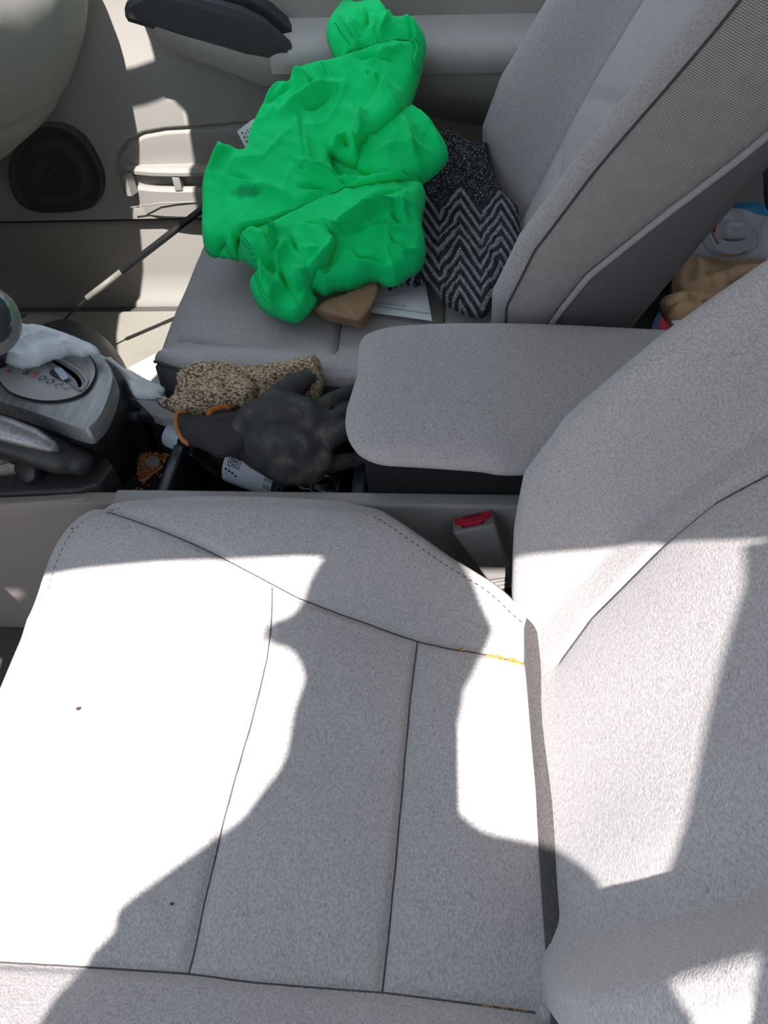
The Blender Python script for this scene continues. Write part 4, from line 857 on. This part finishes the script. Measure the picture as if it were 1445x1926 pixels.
# ------------------------------------------------------------------ paper napkins and leaflet on the passenger seat
def paper(name, c, rough=.8):
    k = N(name); f = k.noise(300, 3); s = k.noise(25, 3); k.col(k.mix(k.math('MULTIPLY', s, .5), c, tuple(x*.7 for x in c[:3]) + (1,))); k.set(Roughness=rough); k.bump(k.math('ADD', f, s), .15, .001); return k.m
M['napkin'] = paper('brown_napkin_paper', (.36, .205, .125, 1)); M['kraft'] = paper('kraft_paper', (.62, .40, .23, 1)); M['white_paper'] = paper('white_paper', (.80, .84, .90, 1))
np_ = thing('paper_napkins', 'folded stack of brown paper napkins beside the leaflet', 'napkins', tuple(U(645, 585, z=.295)))
for i in range(5):
    dz_ = .0045*i; zf = lambda X, Y, d=dz_: .298 + d + .012*sm(.93, 1.02, Y) + 0*X
    C = Cloth(zf, 5.0, (0, -.3, .95)); o_ = i*2.2
    C.layer([(588 + o_, 578 + o_*.3), (612, 566), (650, 552), (700, 530), (716 - o_*.3, 540), (704 - o_*.4, 575), (690 - o_*.5, 605 - o_), (680 - o_*.6, 618 - o_*1.5), (655, 611 - o_*1.2), (622, 605 - o_*1.3), (600 + o_*.4, 594 - o_)], .002, 5, [([(640, 560), (660, 590), (676, 612)], .004, 5, 'l'), ([(610, 570), (640, 596), (668, 606)], .003, 4, 'm')] if i > 2 else [], (.0008, 9))
    C.build('napkin_sheet', M['napkin'], np_, .0012)
lf = thing('leaflet', 'white leaflet with printed web addresses under the knitted garment', 'leaflet', tuple(U(760, 575, z=.292)))
lz = .2935
M['leaf_band'] = paper('pale_green_paper', (.62, .76, .74, 1))
lp = [U(700, 515, z=lz), U(798, 520, z=lz), U(813, 604, z=lz), U(692, 587, z=lz)]
o = mesh('sheet', lp, [[0, 1, 2, 3]], M['white_paper'], lf, False); m_ = o.modifiers.new('t', 'SOLIDIFY'); m_.thickness = .001
bp = [U(700, 561, z=lz + .0006), U(806, 569, z=lz + .0006), U(810, 597, z=lz + .0006), U(694, 582, z=lz + .0006)]
mesh('green_band', bp, [[0, 1, 2, 3]], M['leaf_band'], lf, False)
k = N('leaflet_ink'); k.col((.02, .05, .05, 1)); k.set(Roughness=.8); M['link'] = k.m
def line(s, p0, p1, size, mat='link', par=lf, z=lz + .0009, name='print_line'):
    a, b = U(*p0, z=z), U(*p1, z=z); xd = b - a; yd = np.array([-xd[1], xd[0], 0]); return text(name, s, a, xd, yd, size, M[mat], par, 'LEFT')
line('onarshipsuark.uac.edu', (700, 568), (762, 576), .0062); line('uark.edu/nextu-childhood-scholarships', (697, 574), (798, 589), .0062)
for i, (y, s) in enumerate([(541, 'information about the award and'), (546, 'deadlines is listed on the page'), (551, 'below and is updated')]): line(s, (706, y), (795, y + 10), .0042)

# ------------------------------------------------------------------ tan knitted cloth on the console
K5 = lambda pts: cc(pts, 260, 640, 3.14)
k = N('tan_marl_knit'); vz = k.n('ShaderNodeTexVoronoi'); vz.inputs['Scale'].default_value = 19; mp = k.n('ShaderNodeMapping'); mp.inputs['Rotation'].default_value = (0, 0, .4); mp.inputs['Scale'].default_value = (1, 1.9, 1); k.l(k.co.outputs['UV'], mp.inputs[0]); k.l(mp.outputs[0], vz.inputs['Vector'])
nz = k.noise(16, 3, .6, 'UV'); cells = k.ramp(vz.outputs['Distance'], [(.1, (.95, .80, .60, 1)), (.45, (.66, .50, .34, 1)), (.8, (.09, .06, .03, 1))])
k.col(k.mix(k.ramp(nz, [(.42, (0, 0, 0)), (.62, (1, 1, 1))]), cells, k.mix(.55, cells, (.26, .17, .10, 1)))); k.set(Roughness=.95); k.bump(k.math('SUBTRACT', 1.0, vz.outputs['Distance']), 1.0, .0035); M['tan'] = k.m
def tan_z(X, Y): return .303 + .052*sm(.70, .80, Y)
C = Cloth(tan_z, 4.0, (0, -.45, .89))
C.layer(K5([(270, 262), (330, 200), (390, 150), (470, 125), (590, 150), (700, 155), (850, 130), (960, 110), (1050, 95), (1090, 170), (1097, 250), (1085, 330), (1040, 400), (800, 420), (600, 440), (420, 400), (300, 330)]), .016, 6,
        [(K5([(1040, 110), (1055, 200), (1040, 330)]), .010, 6, 'l', 1), (K5([(620, 230), (760, 270), (900, 210), (1030, 150)]), .009, 9, 'r')], (.0015, 10))
C.layer(K5([(108, 352), (150, 352), (205, 362), (250, 300), (275, 258), (340, 215), (430, 188), (520, 190), (600, 215), (680, 270), (730, 325), (700, 420), (600, 470), (420, 470), (260, 445), (180, 415), (130, 388)]), .022, 6,
        [(K5([(260, 330), (300, 270), (380, 235), (520, 225), (560, 250)]), .012, 7, 'm', 1), (K5([(120, 360), (200, 378), (260, 330)]), .008, 5, 'r'), (K5([(500, 240), (520, 330), (560, 420)]), .008, 8, 'r')], (.0018, 9))
tag(C.build('knit_cloth', M['tan'], None, .004), 'tan marled knit cloth crumpled on the console beside the black glove', 'cloth')

# ------------------------------------------------------------------ work gloves
k = N('coated_glove'); d1 = k.noise(60, 4, .65); d2 = k.noise(900, 2); d3 = k.noise(14, 3)
c_ = k.ramp(k.math('ADD', k.math('MULTIPLY', d1, .6), k.math('MULTIPLY', d3, .4)), [(.40, (.018, .020, .024, 1)), (.52, (.045, .042, .042, 1)), (.66, (.15, .12, .10, 1))]); k.col(c_); k.set(Roughness=.55); k.bump(k.math('ADD', d2, d1), .9, .002); M['glove'] = k.m
M['glove_knit'] = weave('black_glove_knit', (.006, .006, .007, 1), (.05, .047, .045, 1), .004, 'Object')
M['orange'] = fabric('orange_hem', (.50, .16, .03, 1), .4, 900, .8)
gl = thing('work_glove', 'black rubber coated work glove with orange cuff lying over the bottle', 'glove', tuple(U(540, 860, z=.28)))
def G(px, py, z): return U(px, py, z=z)
mb = MB()
for P, r in [([(470, 812, .332), (520, 782, .338), (575, 790, .336), (600, 810, .332)], [.030, .034, .030, .022]), ([(440, 838, .322), (500, 836, .328), (560, 850, .324), (592, 862, .318)], [.016, .030, .032, .024]),
             ([(430, 838, .325), (465, 805, .330), (500, 778, .335)], [.012, .024, .024]), ([(475, 862, .318), (540, 884, .310), (585, 888, .306)], [.012, .022, .018])]:
    mb.tube([G(*p) for p in P], r, 14); [mb.ell(G(*p), (q, q, q*.8)) for p, q in zip(P, r)]
for P, r in [([(488, 778, .340), (520, 750, .350), (556, 724, .354), (580, 712, .352)], [.016, .0165, .0165, .012]),
             ([(585, 778, .336), (620, 756, .340), (655, 740, .338), (690, 728, .334)], [.0115, .0115, .011, .009]),
             ([(590, 805, .334), (625, 790, .338), (658, 772, .336), (690, 760, .332)], [.012, .012, .012, .010]),
             ([(592, 838, .326), (625, 826, .330), (655, 808, .330), (690, 795, .326)], [.013, .013, .0125, .010]),
             ([(585, 880, .306), (620, 874, .306), (650, 868, .304), (690, 860, .300)], [.0115, .0115, .011, .009])]:
    mb.tube([G(*p) for p in P], r, 12); [mb.ell(G(*p), (q, q, q), None, 10) for p, q in zip(P, r)]
go = mb.build('glove_hand', M['glove'], gl); remesh(go, .0028, 7)
C = Cloth(lambda X, Y: .315 + .02*sm(-.36, -.28, X), 4.0, (0, -.3, .95))
C.layer([(334, 786), (345, 778), (372, 786), (400, 786), (432, 778), (470, 775), (500, 790), (470, 840), (420, 862), (385, 848), (355, 836), (338, 815)], .014, 7, [([(350, 790), (400, 800), (470, 790)], .006, 7, 'r'), ([(350, 825), (400, 830), (450, 815)], .004, 6, 'r')], (.0008, 8))
C.build('cuff', M['glove_knit'], gl, .003)
def on2(C, px, up): return on_cloth(C, px, up)
MB().tube(spline(on2(C, [(352, 779), (342, 780), (335, 788), (333, 798), (337, 814), (345, 828), (355, 836)], .0015), 40), .0034, 8).build('cuff_hem', M['orange'], gl)
g2 = thing('work_glove', 'black knit glove with orange hem, mostly hidden under the coated glove', 'glove', tuple(U(420, 790, z=.29)))
C = Cloth(lambda X, Y: .330 + 0*X, 4.0, (0, -.3, .95)); C.layer([(394, 790), (400, 776), (426, 768), (445, 772), (470, 780), (450, 800), (410, 805)], .006, 6)
C.build('cuff', M['glove_knit'], g2, .003)
MB().tube(spline(on2(C, [(395, 788), (399, 778), (412, 771), (428, 768), (433, 772)], .003), 30), .0042, 8).build('cuff_hem', M['orange'], g2)

# ------------------------------------------------------------------ water bottle
ba, bb = U(330, 822, z=.272), U(640, 940, z=.232); ax = (bb - ba)/np.linalg.norm(bb - ba)
bo = thing('water_bottle', 'clear plastic bottle with white cap and torn label in the console bin', 'bottle', tuple((ba + bb)/2 - np.array([0, 0, .03])))
k = N('clear_plastic'); k.col((.75, .8, .85, 1)); k.set(Roughness=.06, IOR=1.35); k.b.inputs['Transmission Weight'].default_value = 1.0; M['clear'] = k.m
pr = [(.012, .0125), (.022, .0135), (.024, .0165), (.027, .0165), (.03, .0135), (.045, .020), (.065, .028), (.085, .0315), (.10, .032)]
for i in range(7): pr += [(.106 + i*.014, .032), (.110 + i*.014, .0305), (.114 + i*.014, .0305), (.118 + i*.014, .032)]
pr += [(.21, .031), (.214, .026), (.214, .002)]
Lb = np.linalg.norm(bb - ba); kk = Lb/.214
MB().lathe([(d*kk, r*.98) for d, r in pr], ba - ax*.012, ax, 40, False).build('bottle_body', M['clear'], bo)
M['cap'] = plastic('white_cap_plastic', (.55, .62, .68, 1), .4)
mb = MB(); pc = [(-.006, .001), (-.006, .0145), (-.004, .0158)]
mb.lathe([(-.012, .001), (-.012, .0148), (-.010, .0162), (.010, .0166), (.0115, .0158)], ba, ax, 40); cp = mb.build('cap', M['cap'], bo); autosmooth(cp, 40)
mb = MB(); a1 = np.cross(ax, (0, 0, 1.0)); a1 /= np.linalg.norm(a1); a2 = np.cross(ax, a1)
for i in range(36): t = 2*math.pi*i/36; d = math.cos(t)*a1 + math.sin(t)*a2; mb.tube([ba + d*.0164 - ax*.008, ba + d*.0166 + ax*.008], .0006, 4)
ob = mb.build('cap_ridges', M['cap'], cp)
la, lb = .088*kk, .150*kk; V = []; nL = 40
for d in np.linspace(la, lb, 8):
    for j in range(nL): t = 2*math.pi*j/nL; V.append(ba - ax*.012 + ax*d + .0322*(math.cos(t)*a1 + math.sin(t)*a2))
k = N('bottle_label'); k.col((.62, .68, .76, 1)); k.set(Roughness=.35); k.bump(k.noise(70, 3), .5, .002); M['blabel'] = k.m
lo_ = mesh('label', V, [[i*nL + j, i*nL + (j+1) % nL, (i+1)*nL + (j+1) % nL, (i+1)*nL + j] for i in range(7) for j in range(nL)], M['blabel'], bo, label='crinkled pale blue label')
# printed box and figures on the side that faces up
def lab(d, t, up=.0006): th = t; return ba - ax*.012 + ax*d + (.0322 + up)*(math.cos(th)*a1 + math.sin(th)*a2)
def patch(d0, d1, t0, t1, mat, name, up=.0006):
    V = []; n_ = 6
    for i in range(n_ + 1): t = t0 + (t1 - t0)*i/n_; V += [lab(d0, t, up), lab(d1, t, up)]
    mesh(name, V, [[2*i, 2*i + 1, 2*i + 3, 2*i + 2] for i in range(n_)], mat, lo_, False)
tc_ = math.atan2(np.dot(np.array([0, -.5, .86]), a2), np.dot(np.array([0, -.5, .86]), a1))
sgn = 1 if np.dot(lab(.1, tc_ + .3) - lab(.1, tc_), np.array([0, -1, 0])) > 0 else -1
T = lambda q: tc_ + sgn*q
d0 = la + .006
for a_, b_, c_, d_ in [(d0, d0 + .0008, -.6, .45), (d0 + .0165, d0 + .0173, -.6, .45), (d0, d0 + .0173, .43, .46)]: patch(a_, b_, T(c_), T(d_), M['ink'], 'label_print')
for i in range(4):
    q = -.55
    while q < .38: w_ = random.uniform(.05, .14); patch(d0 + .003 + i*.0033, d0 + .0048 + i*.0033, T(q), T(min(q + w_, .4)), M['ink'], 'label_print'); q += w_ + .04
for i, q in enumerate((.58, .62, .66, .75)): patch(d0 - .002 + i*.005, d0 + .001 + i*.005, T(q), T(q + .1), M['ink'], 'label_print')
M['teal'] = plastic('label_teal', (.30, .40, .42, 1), .4); patch(lb - .012, lb - .001, T(-1.2), T(1.2), M['teal'], 'label_band', .0005)

# ------------------------------------------------------------------ seeds and coins in the tray
sdp = np.array([(274, 822), (300, 818), (326, 830), (322, 850), (310, 868), (300, 884), (282, 898), (268, 908), (257, 898), (260, 868), (266, 842)], float)
mb = MB(); cnt = 0
while cnt < 900:
    p = np.array([[random.uniform(255, 325), random.uniform(815, 908)]])
    if cnt > 850: p = np.array([[random.uniform(250, 322), random.uniform(815, 925)]])
    elif not inside(p, sdp)[0]: continue
    dE = pdist(p, np.vstack([sdp, sdp[:1]]))[0][0]; c = U(p[0, 0], p[0, 1], z=.2235 + random.random()*min(.006, dE*.0006)); a = random.uniform(0, 6.28)
    mb.ell(c, (.0023, .0014, .0013), Matrix.Rotation(a, 3, 'Z') @ Matrix.Rotation(random.uniform(-.4, .4), 3, 'Y'), 4); cnt += 1
k = N('seed_husk'); oi = k.n('ShaderNodeNewGeometry'); q_ = k.n('ShaderNodeValToRGB'); k.l(oi.outputs['Random Per Island'], q_.inputs[0]); q_.color_ramp.elements[0].color = (.28, .07, .02, 1); q_.color_ramp.elements[1].color = (.85, .40, .14, 1)
k.col(q_.outputs[0]); k.set(Roughness=.3); M['seed'] = k.m
so = tag(mb.build('seed_pile', M['seed']), 'spilled pile of shiny copper brown seeds in the console tray', 'seeds'); so['kind'] = 'stuff'
M['coin'] = plastic('tarnished_coin', (.26, .25, .21, 1), .35, 500, .8)
for (px, py, z, nx, r_), lb_ in zip([(288, 870, .232, (.2, -.5, 1), .0098), (291, 838, .229, (-.1, .1, 1), .0105)], ['tarnished silver coin lying on the seed pile beside the divider', 'silver coin half buried in the seeds by the bottle cap']):
    c = U(px, py, z=z); o = MB().lathe([(-.0008, .001), (-.0008, r_), (.0006, r_), (.0009, r_*.96), (.0007, r_*.9), (.0007, r_*.5), (.0011, r_*.42), (.0011, .001)], c, nx, 36).build('coin', M['coin']); autosmooth(o, 30); tag(o, lb_, 'coin')

# ------------------------------------------------------------------ white plastic bag over the gear selector
K4 = lambda pts: cc(pts, 0, 540, 4.25)
k = N('white_carrier_film'); f = k.noise(40, 4, .6); k.col(k.ramp(f, [(.3, (.80, .86, .90, 1)), (.7, (.92, .95, .97, 1))])); k.set(Roughness=.42); k.bump(f, .35, .003)
tr = k.n('ShaderNodeBsdfTranslucent'); tr.inputs[0].default_value = (.7, .78, .85, 1); mx = k.n('ShaderNodeMixShader'); mx.inputs[0].default_value = .3; k.l(k.b.outputs[0], mx.inputs[1]); k.l(tr.outputs[0], mx.inputs[2]); k.l(mx.outputs[0], k.t.nodes['Material Output'].inputs[0]); M['film'] = k.m
bagt = thing('plastic_bag', 'crumpled white plastic bag draped over the gear selector', 'bag', tuple(U(80, 650, z=.385)))
def bag_z(X, Y): return .388 + .012*sm(.70, .80, Y) + .02*sm(-.56, -.64, X)
C = Cloth(bag_z, 4.0, (0, -.3, .95))
C.layer(K4([(60, 280), (200, 308), (330, 330), (440, 345), (600, 400), (750, 468), (805, 530), (770, 545), (700, 548), (660, 562), (560, 552), (480, 578), (420, 585), (360, 610), (300, 642), (230, 650), (170, 656), (90, 630), (20, 595), (-80, 570), (-160, 480), (-100, 340)]), .012, 6,
        [(K4([(140, 420), (300, 380), (440, 350)]), .008, 7, 'r'), (K4([(60, 520), (240, 480), (420, 420), (600, 420)]), .009, 7, 'l'), (K4([(300, 620), (420, 540), (560, 520), (740, 500)]), .008, 6, 'r'), (K4([(100, 560), (200, 600), (300, 590)]), .006, 5, 'r'), (K4([(460, 575), (560, 520), (640, 500)]), .006, 4, 'm'), (K4([(160, 330), (240, 380), (230, 450)]), .006, 5, 'r')], (.002, 9))
C.build('bag_sheet', M['film'], bagt, .0006)
def tail_z(X, Y): return np.interp(X, [-.46, -.42, -.36, -.30], [.372, .345, .316, .308])
C = Cloth(tail_z, 4.0, (0, -.3, .95))
C.layer(K4([(770, 520), (850, 565), (885, 560), (930, 600), (1000, 650), (1100, 700), (1200, 752), (1290, 790), (1322, 815), (1315, 850), (1290, 868), (1345, 895), (1220, 898), (1100, 895), (1050, 850), (1020, 780), (960, 690), (900, 625), (800, 560)]), .007, 5,
        [(K4([(900, 590), (1020, 700), (1150, 800), (1300, 850)]), .006, 5, 'r'), (K4([(1060, 840), (1150, 800), (1280, 800)]), .005, 4, 'm')], (.0016, 8))
C.build('bag_tail', M['film'], bagt, .0006)

# ------------------------------------------------------------------ passenger footwell: mat, printed card, pole
mp_ = [(-1.0, .80), (-.45, .80), (-.40, .84), (-.40, 1.36), (-.46, 1.41), (-1.0, 1.41)]
mt = slab('floor_mat', mp_, .0, .012, M['mat'], None, .003); tag(mt, 'worn beige grey floor mat in the passenger footwell', 'floor mat')
cdp = [U(243, 693, z=.016), U(283, 672, z=.016), U(318, 655, z=.016), U(330, 735, z=.016), U(290, 728, z=.016)]
M['card'] = paper('white_card', (.80, .80, .78, 1))
cd_ = thing('printed_card', 'white printed card on the floor mat in front of the passenger seat', 'card', tuple(U(290, 700, z=.013)))
o = mesh('card_sheet', cdp, [[0, 1, 2, 3, 4]], M['card'], cd_, False); m_ = o.modifiers.new('t', 'SOLIDIFY'); m_.thickness = .0025; m_.offset = -1
for s, p0, p1 in [('. . "', (271, 694), (283, 686)), ('1 7', (254, 702), (268, 694)), ('A', (279, 706), (284, 703))]: line(s, p0, p1, .012 if s != '. . "' else .009, 'ink', cd_, .0165, 'card_print')
pt = thing('pole', 'thin black telescopic pole leaning from the footwell to the door', 'pole', (-.80, 1.14, .10))
A_, B_ = np.array([-.695, 1.215, .172]), np.array([-.47, 1.345, .281]); dv = (B_ - A_)/np.linalg.norm(B_ - A_)
A2 = U(120, 602, Y=1.18)
M['pole_grey'] = plastic('dusty_grey_metal', (.20, .19, .165, 1), .5)
MB().tube([A2 + (A2 - A_)*.5, A2, A_], .0026, 10).build('thin_rod', M['black'], pt)
q1 = U(236, 503, Y=float(A_[1] + dv[1]*.085))
MB().tube([A_, A_ + dv*.09], .0062, 14).build('grey_tube', M['pole_grey'], pt); MB().tube([A_ + dv*.085, B_, B_ + dv*.10], .0068, 14).build('black_tube', M['black'], pt)

# ------------------------------------------------------------------ litter behind the passenger seat
K8 = lambda pts: cc(pts, 1200, 250, 4.816)
def bagmesh(name, layers, zf, mat, label, cat, drop, parent=None, nrm=(0, -.3, .95)):
    C = Cloth(zf, 6.0, nrm)
    for a in layers: C.layer(*a)
    Pb = C.layers[0][0]; b0 = march(Pb, zf); n0 = len(C.V); k_ = len(Pb); c = b0.mean(0)
    low_ = c + (b0 - c)*.93; low_[:, 2] = drop
    C.V += (b0 + C.nrm*.0012).tolist() + low_.tolist(); C.UV += (Pb/100).tolist()*2
    C.F += [[n0 + i, n0 + (i+1) % k_, n0 + k_ + (i+1) % k_, n0 + k_ + i] for i in range(k_)] + [list(range(n0 + k_, n0 + 2*k_))]
    o = C.build(name, mat, parent, 0)
    if parent is None: tag(o, label, cat)
    return C, o
M['kraft2'] = paper('light_kraft_paper', (.72, .48, .27, 1))
bagmesh('paper_bag', [(K8([(330, 1240), (420, 1140), (600, 1135), (880, 1140), (1040, 1165), (1240, 1170), (1290, 1300), (1250, 1400), (1000, 1560), (780, 1700), (560, 1640), (330, 1500)]), .02, 7,
        [(K8([(420, 1420), (640, 1390), (880, 1320), (1200, 1290)]), .018, 7, 'l'), (K8([(760, 1480), (860, 1460), (1000, 1340)]), .012, 6, 'r'), (K8([(500, 1160), (520, 1300), (480, 1420)]), .008, 8, 'r'), (K8([(880, 1540), (980, 1420), (1150, 1340)]), .010, 6, 'm')], (.003, 12))],
        lambda X, Y: .155 + .02*sm(1.0, 1.4, Y) + 0*X, M['kraft'], 'large crumpled brown paper bag behind the passenger seat', 'paper bag', .0)
bagmesh('paper_bag', [(K8([(200, 1540), (260, 1480), (370, 1448), (560, 1452), (750, 1462), (775, 1530), (785, 1605), (640, 1710), (450, 1830), (420, 1800), (440, 1720), (300, 1690), (230, 1640)]), .014, 5,
        [(K8([(380, 1450), (470, 1560), (600, 1600), (780, 1600)]), .010, 5, 'l'), (K8([(250, 1650), (380, 1610), (520, 1620)]), .014, 5, 'm', 1), (K8([(500, 1700), (600, 1620), (640, 1560)]), .008, 5, 'r'), (K8([(230, 1520), (320, 1540), (420, 1500)]), .007, 4, 'r')], (.002, 9))],
        lambda X, Y: .205 + 0*X, M['kraft2'], 'small tan paper bag with an open mouth, next to the large paper bag', 'paper bag', .02)
M['redp'] = plastic('red_card', (.55, .02, .02, 1), .45); M['bluep'] = plastic('blue_card', (.02, .08, .22, 1), .45)
rc = thing('fry_box', 'red and blue food carton beside the driver seat back', 'carton', tuple(U(1250, 610, z=.18)))
zc = .225
V = [U(*p, z=zc) for p in K8([(190, 1720), (215, 1660), (260, 1720), (340, 1780), (425, 1818), (350, 1860), (200, 1830)])]; V2 = [np.array([v[0], v[1], .06]) for v in V]; m = len(V)
mesh('red_panel', V + V2, [list(range(m))] + [[i, (i+1) % m, m + (i+1) % m, m + i] for i in range(m)], M['redp'], rc, False)
V = [U(*p, z=zc + .004) for p in K8([(115, 1800), (150, 1690), (195, 1615), (215, 1660), (190, 1720), (190, 1830)])]; V2 = [np.array([v[0], v[1], .06]) for v in V]; m = len(V)
mesh('blue_panel', V + V2, [list(range(m))] + [[i, (i+1) % m, m + (i+1) % m, m + i] for i in range(m)], M['bluep'], rc, False)
V = [U(*p, z=zc + .006) for p in K8([(300, 1700), (440, 1690), (430, 1740), (405, 1810), (350, 1770)])]; mesh('receipt', V, [list(range(5))], M['white_paper'], rc, False)
# blue and white sack
k = N('sack_film'); sp = k.n('ShaderNodeSeparateXYZ'); k.l(k.co.outputs['UV'], sp.inputs[0]); vv_ = k.math('ADD', sp.outputs[1], k.math('MULTIPLY', sp.outputs[0], -.16))
k.col(k.mix(k.math('GREATER_THAN', vv_, 1.95), (.02, .26, .46, 1), (.46, .47, .50, 1))); k.set(Roughness=.5); k.bump(k.noise(60, 3), .3, .003); M['sack'] = k.m
bagmesh('plastic_sack', [(K8([(600, 760), (700, 640), (800, 570), (900, 596), (1170, 612), (1500, 640), (1520, 900), (1480, 1180), (1180, 1165), (880, 1150), (430, 1145), (420, 1050)]), .02, 9, [(K8([(800, 740), (1000, 760), (1250, 800)]), .012, 8, 'r'), (K8([(560, 940), (800, 800), (1100, 860)]), .010, 8, 'r')], (.003, 14))],
        lambda X, Y: .14 + .06*sm(1.25, 1.5, Y) + 0*X, M['sack'], 'blue and white plastic sack behind the plastic cup lid', 'sack', .0)
# cup lid and straw
lc = U(1200 + 830/4.816, 250 + 985/4.816, z=.215); lt = thing('cup_lid', 'clear plastic cup lid lying on the blue and white sack', 'cup lid', tuple(lc))
la_ = np.array([-.12, -.25, 1.0])
MB().lathe([(0, .046), (.004, .048), (.008, .046), (.008, .040), (.012, .037), (.026, .034), (.029, .031), (.026, .028), (.024, .010), (.024, .001)], lc, la_, 48, False).build('lid_shell', M['clear'], lt)
MB().tube([lc + .046*np.array([math.cos(t), math.sin(t), .25*math.sin(t) + .12*math.cos(t)]) + np.array([0, 0, .004]) for t in np.linspace(0, 2*math.pi, 49)], .0016, 8, False).build('lid_rim', M['clear'], lt)
M['strawc'] = plastic('clear_straw', (.55, .45, .45, 1), .3)
s0, s1 = U(1345, 443, z=.25), U(1336, 421, z=.30); stw = thing('straw', 'drinking straw with red spoon tip in the cup lid', 'straw', tuple(s0))
MB().tube([U(1352, 456, z=.23), s0, U(1339, 430, z=.27)], .004, 12).build('straw_tube', M['strawc'], stw); MB().tube([U(1344, 436, z=.262), U(1342, 425, z=.28), U(1341, 414, z=.295)], [.002, .006, .008], 12).build('spoon_tip', M['redp'], stw)
# dark blue jacket at the edge of the rear bench
M['navy'] = fabric('navy_cloth', (.012, .018, .045, 1), .3)
C = Cloth(lambda X, Y: .36 + 0*X, 7.0); C.layer([(1440, 250), (1520, 230), (1640, 300), (1620, 420), (1500, 440), (1445, 400), (1436, 340)], .05, 14, [], (.004, 18)); 
tag(C.build('jacket', M['navy'], None, .03), 'dark navy jacket lying behind the blue and white sack', 'jacket')

# ------------------------------------------------------------------ crumbs
M['crumb'] = plastic('orange_crumb', (.50, .22, .04, 1), .6); M['dcrumb'] = plastic('dark_crumb', (.05, .02, .015, 1), .6)
def seat_pt(px, py):
    P = np.array([U(px, py, z=.285)]); return on(P[:, :2])[0]
mb = MB()
for i in range(34):
    t = random.random(); x = 918 + 72*t if i < 26 else random.uniform(860, 1005); y = 1221 + 13*(x - 918)/72 + random.uniform(-3, 3); s = random.uniform(.0009, .0022)
    mb.ell(seat_pt(x, y) + np.array([0, 0, s*.4]), (s*1.4, s, s*.8), Matrix.Rotation(random.random()*3, 3, 'Z'), 4)
for i in range(12): x = random.uniform(880, 1000); mb.ell(seat_pt(x, 1888 + (x - 900)*.12) + np.array([0, 0, .0006]), (.0012, .0008, .0008), None, 4)
co = tag(mb.build('crumbs', M['crumb']), 'orange crumbs scattered along the driver seat seam', 'crumbs'); co['kind'] = 'stuff'
for (px, py, s), lb_ in zip([(154, 1342, .0022), (325, 1702, .0014), (163, 1042, .0012)], ['small dark crumb on the sunlit driver seat cushion', 'tiny dark crumb in the shadow on the driver seat cushion', 'tiny dark crumb near the front seam of the driver seat']):
    mb = MB(); c = seat_pt(px, py) + np.array([0, 0, s*.4]); mb.ell(c, (s, s*.8, s*.7), None, 6); mb.ell(c + np.array([s*.6, s*.3, 0]), (s*.6, s*.7, s*.6), None, 6); tag(mb.build('crumb', M['dcrumb']), lb_, 'crumb')
